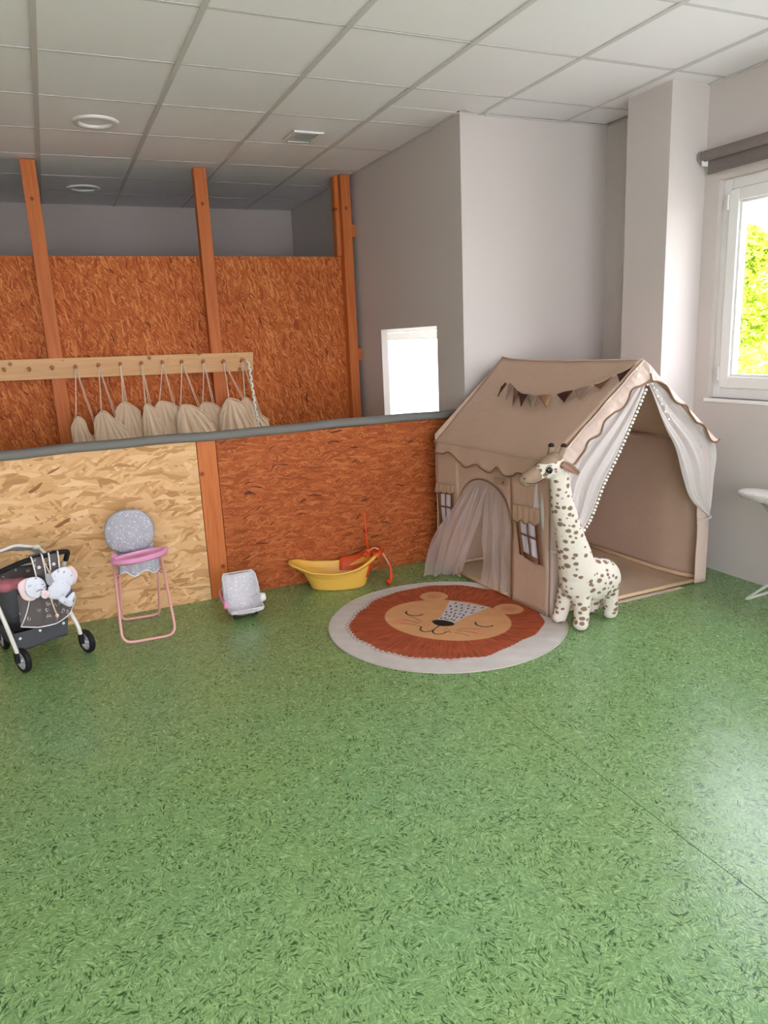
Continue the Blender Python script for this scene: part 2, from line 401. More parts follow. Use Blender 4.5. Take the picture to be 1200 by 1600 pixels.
struct(obj('wall_alcove', wall_pieces(MB(), 'x', XA, XA+.05, YB, YE, 0, ZT, [HOLE]), WHITE, origin=(XA, 0, 0)))
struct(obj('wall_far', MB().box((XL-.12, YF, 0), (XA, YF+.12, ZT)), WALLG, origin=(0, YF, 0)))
struct(obj('wall_left', MB().box((XL-.12, YR, 0), (XL, YF, ZT)), WHITE, origin=(XL, 0, 0)))
struct(obj('wall_rear', wall_pieces(MB(), 'y', YR-.12, YR, XL-.12, XR, 0, ZT, [W3]), WHITE, origin=(0, YR, 0)))
struct(obj('wall_alcove_end', MB().box((XA+.05, YE-.1, 0), (XR, YE, ZT)), WHITE, origin=(XA, YE, 0)))
struct(obj('ceiling_alcove', MB().box((XA+.05, YB+.12, 2.60), (XR, YE-.1, 2.66)), WHITE, origin=(XA, YB, 2.6)))
struct(obj('wall_pillar', MB().box((3.148, 3.20, 0), (XR, 3.525, H+.06)), WHITE, origin=(3.148, 3.2, 0)))

ceil = struct(obj('ceiling', MB().box((XL, YR, 2.72), (XR, YB, ZT)).box((XL, YB, 2.72), (XR+.18, YE, ZT)), DARKV, origin=(0, 0, 0)))
GX, GY, X0, Y0 = .587, .604, .124, 3.094
tile_cache = {}
def inside(x0, y0, x1, y1):
    """clip a tile cell against the room outline -> list of rectangles"""
    out = []
    a, b, c, d = max(x0, XL), max(y0, YR), min(x1, XR), min(y1, YF)
    if c-a < .03 or d-b < .03: return out
    if b < YB < d and c > XA:                       # straddles the corner of the alcove block
        out.append((a, b, c, YB)); 
        if a < XA: out.append((a, YB, min(c, XA), d))
    elif b >= YB:
        if a < XA: out.append((a, b, min(c, XA), d))
    else: out.append((a, b, c, d))
    return [q for q in out if q[2]-q[0] > .03 and q[3]-q[1] > .03]
rt_ = random.Random(3)
for i in range(-6, 7):
    for j in range(-9, 8):
        for q in inside(X0+GX*i, Y0+GY*j, X0+GX*(i+1), Y0+GY*(j+1)):
            g = .009
            x0, y0, x1, y1 = q[0]+g, q[1]+g, q[2]-g, q[3]-g
            if x0 < 2.4 and x1 > XA and y1 > YB-.05 and y0 < YB:          # ragged dark gap at the block's corner
                o = obj('ceiling_tile', MB().prism([(x0, y0, 0), (x1, y0, 0), (x1, y1, 0), (x1-.02, y1, 0), (XA+.005, y1-.035, 0), (XA-.03, y1+.006, 0), (x0, y1+.006, 0)], (0, 0, .014)), TILE, ceil, origin=(0, 0, 0)); o.location = (0, 0, H+.003); continue
            if x0 > 3.0 and y0 > 3.4: x1 -= .02
            key = (round(x1-x0, 3), round(y1-y0, 3))
            hx, hy = key[0]/2, key[1]/2
            if key not in tile_cache:
                o = obj('ceiling_tile', MB().box((-hx, -hy, 0), (hx, hy, .014)), TILE, ceil, bevel=.0025, origin=(0, 0, 0)); tile_cache[key] = o
            else:
                o = tile_cache[key].copy(); COL.objects.link(o)
            o.location = ((x0+x1)/2, (y0+y1)/2, H+rt_.uniform(.0022, .0045))
            o.rotation_euler = (rt_.uniform(-.004, .004), rt_.uniform(-.004, .004), 0)
for i in range(-5, 7):
    x = X0+GX*i
    if x > XR: continue
    y1 = YF if x < XA else YB
    obj('ceiling_bar', MB().box((x-.012, YR, H-.002), (x+.012, y1, H+.004)).box((x-.0015, YR, H+.004), (x+.0015, y1, H+.035)), BARM, ceil)
for j in range(-9, 8):
    y = Y0+GY*j
    if y > YF: continue
    x1 = XA if y > YB else XR
    xs = [XL]+[X0+GX*i for i in range(-5, 7) if X0+GX*i < x1]+[x1]
    obj('ceiling_bar', MB().box((XL, y-.008, H+.0016), (x1, y+.008, H+.0045)), BARM, ceil)
obj('edge_trim', MB().box((XR-.02, YR, H-.004), (XR, YB, H)).box((2.5, YB-.018, H-.004), (XR, YB, H)).box((XA-.018, YB, H-.004), (XA, 4.6, H)), BARM, ceil)

# downlights and vent
def downlight(x, y, label):
    t = thing('ceiling_light', label, 'ceiling light', (x, y, H-.02), 'round recessed ceiling lights')
    obj('light_rim', MB().lathe((x, y, H), (0, 0, -1), [(.082, -.01), (.084, .002), (.094, .010), (.118, .008), (.124, .0), (.124, -.006)], 40), PVC, t, sm=True)
    obj('reflector', MB().lathe((x, y, H), (0, 0, -1), [(.083, .001), (.078, -.02), (.058, -.055), (.04, -.06), (.0, -.06)], 32), PVC, t, sm=True)
    obj('lamp', MB().sphere((x, y, H+.048), (.032, .032, .018), 16, 8), plain('frosted_lamp', srgb(225, 222, 215), .3), t, sm=True)
downlight(.42, 4.69, 'round white recessed ceiling light nearest the camera, over the corridor')
downlight(.435, 6.51, 'round white recessed ceiling light in the dark area behind the tall board partition')
v = thing('ceiling_vent', 'small square white vent grille in the ceiling tiles above the middle post', 'vent', (1.625, 4.685, H-.02))
obj('frame', MB().box((1.53, 4.565, H-.012), (1.555, 4.805, H)).box((1.695, 4.565, H-.012), (1.72, 4.805, H)).box((1.555, 4.565, H-.012), (1.695, 4.59, H)).box((1.555, 4.78, H-.012), (1.695, 4.805, H)), PVC, v, bevel=.002)
VG = plain('vent_grey', srgb(176, 170, 160), .6)
for k in range(7):
    y = 4.60+k*.028
    obj('slat', MB().obox((1.625, y+.006, H-.006), (1, 0, 0), (0, .9, .4), (0, -.4, .9), .07, .011, .0012), VG, v)

# ---------------- windows ----------------
def window_x(name, y0, y1, z0, z1, xin, depth, sgn_sash=1, sashes=1, hinge=True):
    w_ = sempty(name, (xin, (y0+y1)/2, z0)); f = .055
    x0, x1 = xin, xin+depth
    fr = MB().box((x0, y0, z0), (x1, y0+f, z1)).box((x0, y1-f, z0), (x1, y1, z1)).box((x0, y0+f, z0), (x1, y1-f, z0+f)).box((x0, y0+f, z1-f), (x1, y1-f, z1))
    obj('window_frame', fr, PVC, w_, bevel=.004)
    n = sashes; L = (y1-y0-2*f)/n
    for k in range(n):
        a, b = y0+f+k*L+.004, y0+f+(k+1)*L-.004; c, d = z0+f+.004, z1-f-.004; s_ = .062
        xs0, xs1 = x0-.022, x1-.02
        sb = MB().box((xs0, a, c), (xs1, a+s_, d)).box((xs0, b-s_, c), (xs1, b, d)).box((xs0, a+s_, c), (xs1, b-s_, c+s_)).box((xs0, a+s_, d-s_), (xs1, b-s_, d))
        s = obj('window_sash', sb, PVC, w_, bevel=.005)
        e = .014
        bb = MB()
        for (p, q) in (((a+s_, c+s_), (a+s_+e, d-s_)), ((b-s_-e, c+s_), (b-s_, d-s_)), ((a+s_+e, c+s_), (b-s_-e, c+s_+e)), ((a+s_+e, d-s_-e), (b-s_-e, d-s_))):
            bb.box((xs0+.012, p[0], p[1]), (xs0+.03, q[0], q[1]))
        obj('glazing_bead', bb, PVC, s, bevel=.002)
        xm = (xs0+xs1)/2+.006
        obj('window_pane', MB().box((xm, a+s_+.002, c+s_+.002), (xm+.004, b-s_-.002, d-s_-.002)), GLASS, w_)
        for zz in (c+.04, d-.10):
            obj('hinge', MB().tube([(x0-.026, b+.004, zz), (x0-.026, b+.004, zz+.075)], .006, 8), PVC, w_, sm=False)
        obj('window_handle', MB().box((xs0-.012, a+.02, (c+d)/2-.03), (xs0, a+.045, (c+d)/2+.03)).box((xs0-.035, a+.025, (c+d)/2-.10), (xs0-.022, a+.04, (c+d)/2+.01)), PVC, w_, bevel=.003)
    return w_
w1 = window_x('window_1', W1[0], W1[1], W1[2], W1[3], XR+.035, .07)
obj('window_sill', MB().box((XR-.010, W1[0]-.03, W1[2]-.022), (XR+.035, W1[1]+.02, W1[2])), PVC, w1, bevel=.004)
window_x('window_2', W2[0], W2[1], W2[2], W2[3], XR+.035, .07, sashes=2)
# rear glazed opening behind the camera
w3 = sempty('window_3', (.1, YR-.08, W3[2]))
xs3 = [lerp(W3[0], W3[1], k/3) for k in range(4)]
fr = MB().box((W3[0], YR-.1, W3[2]), (W3[1], YR-.03, W3[2]+.06)).box((W3[0], YR-.1, W3[3]-.06), (W3[1], YR-.03, W3[3]))
for x in (xs3[0]+.03, xs3[1], xs3[2], xs3[3]-.03): fr.box((x-.03, YR-.1, W3[2]+.06), (x+.03, YR-.03, W3[3]-.06))
obj('window_frame', fr, PVC, w3)
for a_, b_ in zip(xs3, xs3[1:]): obj('window_pane', MB().box((a_+.05, YR-.07, W3[2]+.06), (b_-.05, YR-.065, W3[3]-.06)), GLASS, w3)
# window of the little room behind the block, seen through the low opening
window_x('window_4', W4[0], W4[1], W4[2], W4[3], XR+.02, .07, sashes=2)
struct(obj('window_transom', MB().box((XR, W4[0], W4[3]), (XR+.12, W4[1], W5[2])), PVC, origin=(XR, 5, 1.5)))
window_x('window_added', W5[0], W5[1], W5[2], W5[3], XR+.02, .07, sashes=2)  # unseen upper window, added to bring more daylight into the little room
# roller blind above window 1
b = thing('roller_blind', 'taupe roller blind rolled up above the window on the right', 'roller blind', (XR-.05, 2.3, 2.18))
obj('blind_roll', MB().tube([(XR-.045, 1.6, 2.285), (XR-.045, 3.185, 2.285)], .027, 20), TAUPE, b, sm=False)
obj('end_cap', MB().tube([(XR-.045, 3.18, 2.285), (XR-.045, 3.192, 2.285)], .031, 20), plain('grey_end_cap', srgb(150, 143, 140), .5), b)
obj('blind_cloth', MB().box((XR-.022, 1.62, 2.205), (XR-.019, 3.165, 2.285)), TAUPE, b)
obj('bottom_bar', MB().box((XR-.026, 1.62, 2.195), (XR-.014, 3.165, 2.208)), TAUPE, b, bevel=.002)
obj('bracket', MB().box((XR-.06, 3.166, 2.235), (XR, 3.174, 2.31)), PVC, b)

# ---------------- partitions ----------------
YP = 4.055
hp_ = thing('half_wall', 'low strand board partition across the room, topped with a grey rail', 'partition', (.7, YP, 0))
lab(obj('board_panel', MB().box((XL+.02, YP, 0), (.676, YP+.018, .912)), OSB_PALE, hp_, origin=(0, YP, 0)), 'pale raw strand board')
obj('post', MB().box((.679, YP-.002, 0), (.783, YP+.055, .908)), POSTW, hp_, bevel=.003, origin=(.7, YP, 0))
lab(obj('board_panel', MB().box((.786, YP, 0), (XA-.004, YP+.018, .908)), OSB_RUST, hp_, origin=(0, YP, 0)), 'rust-brown stained strand board')
obj('post', MB().box((XL+.05, YP+.02, 0), (XL+.13, YP+.055, .90)), POSTW, hp_, bevel=.003, origin=(-3, YP, 0))
obj('bottom_batten', MB().box((.79, YP+.019, 0), (XA-.004, YP+.06, .06)), POSTW, hp_, origin=(1, YP, 0))
prof = [(YP-.012, .910), (YP-.020, .926), (YP-.016, .942), (YP-.004, .952), (YP+.022, .957), (YP+.046, .952), (YP+.062, .940), (YP+.066, .924), (YP+.06, .910)]
rm = MB(); n = 60; vs = []
for i in range(n+1):
    x = lerp(XL+.01, XA-.006, i/n); dz = .003*math.sin(x*5)+.002*math.sin(x*13+1)
    vs += [(x, y, z+dz) for y, z in prof]
fs = [(i*9+k, (i+1)*9+k, (i+1)*9+k+1, i*9+k+1) for i in range(n) for k in range(8)] + [(i*9+8, (i+1)*9+8, (i+1)*9, i*9) for i in range(n)]
fs += [tuple(range(9)), tuple(n*9+k for k in reversed(range(9)))]
rm.add(vs, fs)
lab(obj('rail', rm, RAILM, hp_, sm=True), 'grey padded top rail')

YT = 5.70
tp = thing('tall_partition', 'tall orange strand board partition with three ceiling-high wooden posts', 'partition', (.6, YT, 0))
for a, b_ in ((XL+.03, .052), (.056, 1.158), (1.162, 2.262)):
    obj('board_panel', MB().box((a, YT, 0), (b_, YT+.015, 2.055)), OSB_ORANGE, tp, origin=(0, YT, 0))
for x0, x1 in ((.008, .100), (1.118, 1.206), (2.226, 2.302)):
    obj('post', MB().box((x0, YT-.082, 0), (x1, YT-.001, H-.004)), POSTW, tp, bevel=.003, origin=((x0+x1)/2, YT-.04, 0))
obj('post', MB().box((2.19, YT-.03, 2.057), (2.2245, YT+.05, H-.004)), POSTW, tp, bevel=.003, origin=(2.2, YT, 0))
for z in (1.245, 2.19):
    obj('spacer_block', MB().box((2.303, YT-.075, z), (2.338, YT-.03, z+.095)), POSTW, tp, bevel=.003, origin=(2.32, YT, z+.4))

# coat rack
rk = thing('coat_rack', 'long light pine peg rail across the tall partition', 'coat rack', (.4, 5.60, 1.22))
obj('back_board', MB().prism([(-1.3, 5.617, 1.262), (1.42, 5.617, 1.216), (1.432, 5.617, 1.354), (-1.3, 5.617, 1.400)], (0, -.02, 0)), RACKW, rk, bevel=.003, origin=(.4, 5.6, 1.3))
PEGS = [(-1.02, 1.32), (-.87, 1.319), (-.72, 1.317), (-.57, 1.316), (-.42, 1.313)]+D['pegs']
for x, z in PEGS:
    obj('peg', MB().lathe((x, 5.60, z), (0, -1, .22), [(0, 0), (.008, 0), (.007, .03), (.0075, .045), (.0125, .05), (.0135, .058), (.009, .064), (0, .065)], 12), PEGW, rk, sm=True)
for x, z in ((.10, 1.36), (.17, 1.262), (.09, 1.362), (.80, 1.338), (.795, 1.31), (1.29, 1.335)):
    obj('screw', MB().lathe((x, 5.597, z), (0, -1, 0), [(0, .0015), (.0045, .0015), (.0045, 0)], 8), PEGW, rk)

# drawstring bags
COTTON = fabric('unbleached_cotton', srgb(240, 214, 182), trans=.12, wr=.9)
CORDM = plain('cotton_cord', srgb(226, 200, 172), .9, .1, bstr=.3, nscale=500)
poss = ['first bag from the left, lowest and slumped', 'second bag from the left, leaning right', 'third bag from the left, on close cords', 'fourth bag from the left, narrow', 'fifth bag from the left, the widest', 'sixth bag from the left', 'seventh bag from the left', 'eighth bag from the left', 'rightmost bag, beside the braided rope']
rb = random.Random(5)
def bag(k):
    top = D['bags'][k]; px, pz = PEGS[8+k]
    xs = [p[0] for p in top]; xl, xr = min(xs), max(xs)
    peak = max(top, key=lambda p: p[1])
    yc = 5.520 if k % 2 == 0 else 5.468
    t = thing('drawstring_bag', poss[k]+', cream cotton on the peg rail', 'bag', (peak[0], yc, .52), 'cotton drawstring bags on the peg rail')
    zb = .54 + rb.uniform(-.02, .02); thick = .024
    nu, nv = 128, 34; nf = rb.randint(6, 8); ph = rb.uniform(0, 6)
    for side in (0,):
        def fn(u, v):
            a = u*2*PI; cx = math.cos(a); s_ = -math.sin(a)      # ring around the bag, front where s_<0
            xx = (xl+xr)/2 - cx*(xr-xl)/2
            zt = None
            zt = interp(top, xx)
            z = lerp(zt, zb, v)
            fold = math.sin((math.atan2(xx-peak[0], zt+.02-z+.03))*nf*1.5+ph)
            fan = min(1, v*3+.15)
            th = thick*min(1, .12+math.sqrt(max(v, 0))*1.3)*(1-.75*max(0, v-.93)/.07)
            y = yc - (th*abs(s_)**.6*(1 if s_ < 0 else -1) * -1 if False else 0)
            y = yc + (th*(abs(s_)**.7)*(-1 if s_ < 0 else .7))
            y += -(.013*(.6-1.2*abs(fold)**.7)+.004*math.sin(fold*5+zt*30))*fan*(1 if s_ < 0 else 0)*abs(s_)**.5 - .004*math.sin(xx*90+ph)*math.exp(-v*9)*abs(s_)
            x2 = xx + .004*hashn(xx*14, z*14, k)
            # widen slightly below
            x2 = lerp(x2, (xl+xr)/2+(x2-(xl+xr)/2)*1.05, smooth(v))
            return (x2, y+.008*hashn(xx*9, z*9, k+5), z)
        mb = MB().grid(fn, nu, nv, wrap=True)
    obj('sack', mb, COTTON, t, sm=True)
    (ax, az), (bx, bz) = D['cords'][k]
    pk = Vector((px, 5.547, pz+.014))
    for off, (cx_, cz_) in enumerate(((ax, az), (bx, bz))):
        for d in (-.004, .004):
            e = Vector((cx_+d*(1.5 if off else .8), yc-.018, cz_+.001)); 
            md = (pk+e)/2+Vector((0, -.004, -.006+d))
            obj('cord', MB().curve([pk+Vector((d*.7, 0, 0)), md, e], .0026, 6, 8), CORDM, t, sm=True)
    obj('hem', MB().curve([(p[0], yc-.006-.004*math.sin(i*2.), p[1]+.001) for i, p in enumerate(top[1:-1])], .006, 8, 24), COTTON, t, sm=True)
    return t
for k in range(9): bag(k)
def braid_pts(path, turns, r, ph, m=90):
    return [curve_at(path, i/m)+Vector((r*math.sin(turns*2*PI*i/m+ph), -abs(r*.6*math.cos(turns*PI*i/m+ph)), 0)) for i in range(m+1)]
bp = [(1.352, 5.54, 1.305), (1.366, 5.50, 1.26), (1.366, 5.46, 1.12), (1.372, 5.44, .935), (1.392, 5.44, .76), (1.395, 5.44, .6)]
t = thing('braided_rope', 'thick cream and black flecked braided rope hanging from the last peg', 'rope', bp[0])
for q, (c, nm) in enumerate(((srgb(235, 228, 214), 'w'), (srgb(228, 220, 205), 'x'), (srgb(90, 84, 78), 'y'))):
    obj('strand', MB().tube(braid_pts(bp, 14, .006, q*2.1), .006 if q < 2 else .003, 6), plain('rope_fibre', c, .9), t, sm=True)
# ---------------- outdoors ----------------
struct(obj('ground', MB().box((XR+.18, -30, -.5), (60, 60, -.35)), plain('outdoor_gravel', srgb(190, 186, 176), .9, .1, nscale=3), origin=(10, 10, -.4)))
LEAF = plain('sunlit_leaf', srgb(176, 196, 58), .6, .2, .25, 2.)
_l = NT('tree_leaf'); _nz = _l.noise(_l.tc, 1.6, 3)
_l.bsdf(_l.mix(_nz, srgb(132, 168, 40), srgb(208, 216, 84)), .6, .2); _l.translucent(srgb(190, 210, 60), .35); LEAFM = _l.m
BARK = plain('tree_bark', srgb(110, 90, 70), .9, .1)
def tree(name, label, cat, x, y, blobs, n, seed, ls=.09, group=None):
    r = random.Random(seed); t = thing(name, label, cat, (x, y, -.35), group)
    mb = MB()
    for _ in range(n):
        bx, by, bz, br = r.choice(blobs)
        d = Vector((r.gauss(0, 1), r.gauss(0, 1), r.gauss(0, 1))).normalized()*br*(r.uniform(.55, 1)**.5)
        c = Vector((x+bx, y+by, bz))+d
        a = Vector((r.gauss(0, 1), r.gauss(0, 1), r.gauss(0, 1))).normalized(); b2 = a.orthogonal().normalized(); s = ls*r.uniform(.6, 1.3)
        mb.add([c-a*s, c+b2*s*.45, c+a*s, c-b2*s*.45], [(0, 1, 2, 3)])
    f = obj('foliage', mb, LEAFM, t); f['kind'] = 'stuff'
    top = max(bz for _, _, bz, _ in blobs)
    obj('trunk', MB().tube([(x, y, -.36), (x+.05, y, top*.4), (x, y+.04, top)], [.10, .08, .03], 8), BARK, t, sm=True)
tree('garden_tree', 'yellow-green leafy tree outside the window, tallest one', 'tree', 9.0, 7.75, [(0, 0, 1.9, .75), (.2, -.3, 1.4, .8), (-.1, .2, 1.35, .7), (.1, .1, 2.35, .4)], 9000, 1, .062)
tree('garden_tree', 'second leafy tree outside the window, lower and further right', 'tree', 12.6, 8.2, [(0, 0, 2.0, .8), (.1, -.7, 1.7, .8), (0, .3, 1.2, .9)], 6000, 2, .085)
tree('garden_shrub', 'low bright green shrub at the bottom of the window view', 'shrub', 7.3, 5.95, [(0, 0, .55, .62), (.2, -.5, .45, .6), (-.05, .45, .25, .5)], 4200, 3, .06)
tree('garden_tree', 'leafy tree beyond the low window in the block', 'tree', 11.5, 17.0, [(0, 0, 1.6, 1.2), (-.6, .8, 1.4, 1.), (.4, -1., 1.5, 1.)], 2600, 4, .14)
gs = thing('garden_shed', 'pale low shed roof showing between the trees outside', 'shed', (15.2, 13.2, -.35))
SHW = plain('pale_shed_render', srgb(226, 222, 214), .8, .2)
obj('wall', MB().box((14.4, 11.3, -.35), (16.0, 14.2, 1.12)), SHW, gs)
obj('roof', MB().prism([(14.2, 11.1, 1.12), (16.2, 11.1, 1.12), (15.2, 11.1, 1.6)], (0, 3.3, 0)), plain('pale_shed_roof', srgb(205, 196, 188), .7), gs)
gb = thing('white_building', 'white rendered building seen through the low window in the block', 'building', (7.2, 15.5, -.35))
obj('wall', MB().box((6.0, 15.0, -.35), (9.5, 18, 1.15)), plain('white_render', srgb(232, 236, 240), .8, .2), gb)
obj('parapet', MB().box((5.9, 14.9, 1.15), (9.6, 18.1, 1.22)), SHW, gb)

# ---------------- rug ----------------
RC = (1.67, 3.08); RR = .597; TH = math.radians(34.)
def rug_print(u, v):
    ss = lambda d, w=.002: np.clip(.5-d/(2*w), 0, 1)[..., None]           # d<0 inside
    r = np.hypot(u, v); a = np.arctan2(v, u)
    def c3(r_, g_, b_): return np.array(srgb(r_, g_, b_))
    col = np.ones(u.shape+(3,))*c3(205, 196, 190)
    rng = np.random.RandomState(2)
    sm = np.zeros_like(u)
    for k in range(26):
        fx, fy = rng.normal(0, 40, 2); sm += np.sin(fx*u+fy*v+rng.uniform(0, 6))
    sm /= 26**.5
    col = col*(1+.035*sm[..., None])
    # mane
    tp_ = np.array([-180, -160, -137, -113, -90, -66, -42, -20, 0, 25, 52, 80, 104, 124, 140, 158, 180])*PI/180
    rr_ = np.array([.475, .48, .485, .47, .455, .458, .462, .44, .458, .487, .50, .515, .535, .54, .535, .50, .475])
    mr = np.interp(a, tp_, rr_) + .006*np.sin(7*a)+.004*np.sin(17*a+1)
    left = np.clip((-np.cos(a-.9))*1.2+.3, .25, 1)
    mr_e = mr + .011*left*np.abs(np.sin(a*46))-.004
    streak = np.zeros_like(u)
    for k in range(40):
        f = rng.randint(20, 130); streak += np.sin(f*a+rng.uniform(0, 6)+6*np.sin(r*rng.uniform(5, 12)+k))
    streak /= 40**.5
    mane = c3(168, 84, 56)*(1+.13*streak[..., None]+.07*sm[..., None])
    m = ss(r-mr_e); col = col*(1-m)+mane*m
    # loops along the left edge
    lp = np.abs(np.abs(r-(mr+.012))-.010*np.abs(np.sin(a*42)))
    m = ss(lp-.0018)*ss(np.cos(a-.9)+.25, .1); col = col*(1-m)+c3(150, 74, 52)*m
    # ears
    face = c3(214, 158, 112)
    for ex, ey in ((-.222, .283), (.222, .277)):
        d = np.hypot(u-ex, (v-ey)*1.05); m = ss(d-.078); col = col*(1-m)+face*m
        d2 = np.hypot(u-ex, (v-ey-.005)); m = ss(d2-.042, .006)*.55; col = col*(1-m)+c3(204, 128, 100)*m
        for q in range(3):
            d3 = np.abs(np.hypot((u-ex-.012*(q-1)), (v-ey+.02))-.022); m = ss(d3-.0016)*ss(-(v-ey))*.8; col = col*(1-m)+c3(150, 90, 70)*m
    # face
    ang = .0; fx, fy = u+.008, v-.018
    d = (np.hypot(fx/.335, fy/.262)-1)*.29; m = ss(d); fc = face*(1+.03*sm[..., None]); col = col*(1-m)+fc*m
    for ex, ey in ((-.21, -.10), (.20, -.07)):
        m = ss(np.hypot(u-ex, v-ey)-.045, .022)*.45; col = col*(1-m)+c3(222, 140, 110)*m
    # forehead patch
    t_ = np.clip((v+.02)/.28, 0, 1); hw = .046+.072*t_**1.3; d = np.maximum(np.abs(u-.0-.005)-hw, np.maximum(-.02-v, (v-.262+.25*u*u)))
    m = ss(d); col = col*(1-m)+c3(206, 198, 198)*(1+.03*sm[..., None])*m
    rs = np.random.RandomState(5)
    for q in range(30):
        vy = .015+.235*(q//5)/5.5+.008*(q % 2); hwq = (.046+.072*min(1, (vy+.02)/.28)**1.3)*.82
        uy = -hwq+2*hwq*((q % 5)+.5*((q//5) % 2))/4.6
        if abs(uy) > hwq: continue
        th = .25*rs.randn()+uy*2
        du, dv = u-uy-.005, v-vy; p = du*math.cos(th)-dv*math.sin(th); s_ = du*math.sin(th)+dv*math.cos(th)
        m = ss((np.hypot(p/.0045, s_/.0125)-1)*.005); col = col*(1-m)+c3(52, 46, 46)*m
    dark = c3(46, 40, 40)
    # nose
    du, dv = u-.001, v+.042
    d = (np.hypot(du/(.062*(1-.25*np.clip(-dv/.04, 0, 1))), dv/.038)-1)*.04; m = ss(d); col = col*(1-m)+dark*m
    def stroke(pts, w):
        nonlocal col
        dd = np.full(u.shape, 9.)
        for (x0, y0), (x1, y1) in zip(pts, pts[1:]):
            vx, vy = x1-x0, y1-y0; tt = np.clip(((u-x0)*vx+(v-y0)*vy)/(vx*vx+vy*vy+1e-12), 0, 1)
            dd = np.minimum(dd, np.hypot(u-x0-tt*vx, v-y0-tt*vy))
        m_ = ss(dd-w, .0016); col = col*(1-m_)+dark*m_
    def arc(cx, cy, r0, r1, a0, a1, n=12): return [(cx+r0*math.cos(lerp(a0, a1, i/n)), cy+r1*math.sin(lerp(a0, a1, i/n))) for i in range(n+1)]
    stroke(arc(-.197, .022, .048, .042, PI*1.02, PI*1.98), .0046)
    stroke(arc(.192, .040, .046, .040, PI*1.02, PI*1.98), .0046)
    stroke([(0, -.075), (-.001, -.125)], .0034)
    stroke(arc(-.034, -.135, .036, .045, PI*1.0, PI*2.0), .0038); stroke(arc(.034, -.135, .034, .045, PI*1.0, PI*2.0), .0038)
    stroke(arc(-.08, -.14, .012, .012, 0, PI*.8), .0026); stroke(arc(.08, -.14, .012, .012, PI*.2, PI), .0026)
    for sx in (-1, 1):
        for (y0, y1, x1) in ((-.075, -.035, .20), (-.100, -.085, .205), (-.125, -.135, .19)):
            stroke([(sx*.105, y0), (sx*.15, (y0+y1)/2+.006), (sx*x1, y1)], .0016)
        for q in ((.05, -.095), (.07, -.108), (.048, -.118)):
            m_ = ss(np.hypot(u-sx*q[0], v-q[1])-.0035, .0012); col = col*(1-m_)+dark*m_
    return np.clip(col, 0, 1)
def make_rug():
    n = 400; xs = np.linspace(-RR, RR, n+1); U, V = np.meshgrid(xs, xs)
    rt2 = (math.sin(TH), -math.cos(TH)); up2 = (math.cos(TH), math.sin(TH))
    rad = np.hypot(U, V)
    colr = rug_print(U, V)
    X = RC[0]+U*rt2[0]+V*up2[0]; Y = RC[1]+U*rt2[1]+V*up2[1]
    Z = .0052+.0006*np.sin(X*40)*np.sin(Y*35)
    idx = np.arange((n+1)**2).reshape(n+1, n+1)
    cc = (xs[:-1]+xs[1:])/2; CU, CV = np.meshgrid(cc, cc); ins = np.hypot(CU, CV) < RR-.0015
    q = np.stack([idx[:-1, :-1], idx[:-1, 1:], idx[1:, 1:], idx[1:, :-1]], -1)[ins][:, ::-1]
    used = np.unique(q); remap = np.full((n+1)**2, -1); remap[used] = np.arange(len(used))
    co = np.stack([X, Y, Z], -1).reshape(-1, 3)[used]; cl = colr.reshape(-1, 3)[used]; q = remap[q]
    org = np.array([RC[0], RC[1], 0.]); me = bpy.data.meshes.new('rug_top')
    me.vertices.add(len(co)); me.vertices.foreach_set('co', (co-org).ravel())
    me.loops.add(q.size); me.loops.foreach_set('vertex_index', q.ravel().astype(np.int32))
    me.polygons.add(len(q)); me.polygons.foreach_set('loop_start', np.arange(0, q.size, 4, dtype=np.int32))
    me.update(calc_edges=True); me.validate()
    at = me.color_attributes.new('print', 'FLOAT_COLOR', 'POINT')
    at.data.foreach_set('color', np.concatenate([cl, np.ones((len(cl), 1))], 1).ravel().astype(np.float32))
    t = NT('printed_rug_pile'); a = t.n('ShaderNodeAttribute', _p={'attribute_name': 'print'})
    fz = t.noise(t.tc, 500, 2)
    t.bsdf(t.mix(.12, a, t.mix(fz, (.1, .1, .1), (1, 1, 1)), 'OVERLAY'), .95, .1, fz, .4, .002)
    me.materials.append(t.m)
    r = thing('round_rug', 'round rug with a sleeping lion face on the floor before the play tent', 'rug', (RC[0], RC[1], 0))
    o = bpy.data.objects.new('rug_top', me); COL.objects.link(o); o.parent = r
    EDGE = plain('rug_edge_binding', srgb(190, 180, 170), .9, .1)
    obj('edge_binding', MB().tube([(RC[0]+RR*math.cos(2*PI*k/160), RC[1]+RR*math.sin(2*PI*k/160), .0036) for k in range(160)], .0036, 8, closed=True), EDGE, r, sm=True)
    obj('backing', MB().lathe((RC[0], RC[1], 0), (0, 0, 1), [(0, .0008), (RR-.002, .0008), (RR-.002, .0045), (0, .0045)], 80), EDGE, r)
make_rug()

# ---------------- play tent ----------------
CANVAS = fabric('cream_canvas', srgb(210, 180, 158), trans=.16, wr=.7)
CANVASL = fabric('light_canvas', srgb(230, 208, 194), trans=.22, wr=.8)
CURT = fabric('white_cotton_curtain', srgb(226, 217, 212), trans=.25, wr=.8)
TULLE = fabric('white_tulle', srgb(232, 214, 210), trans=.3, sheer=.64)
PIPING = plain('brown_piping', srgb(134, 106, 84), .8, .1)
BROWNF = fabric('brown_fabric', srgb(128, 92, 70))
TANF = fabric('tan_fabric', srgb(186, 156, 130))
POLEW = wood('pine_tent_pole', srgb(206, 172, 134), srgb(222, 190, 154), knots=False, axis=1)
WHITEC = plain('white_pompom', srgb(240, 236, 230), .95, .1)
PANEF = fabric('lilac_white_voile', srgb(236, 230, 242), trans=.2)
tent = thing('play_tent', 'beige canvas house-shaped play tent with drawn curtains in the corner', 'play tent', (2.62, 3.36, 0))
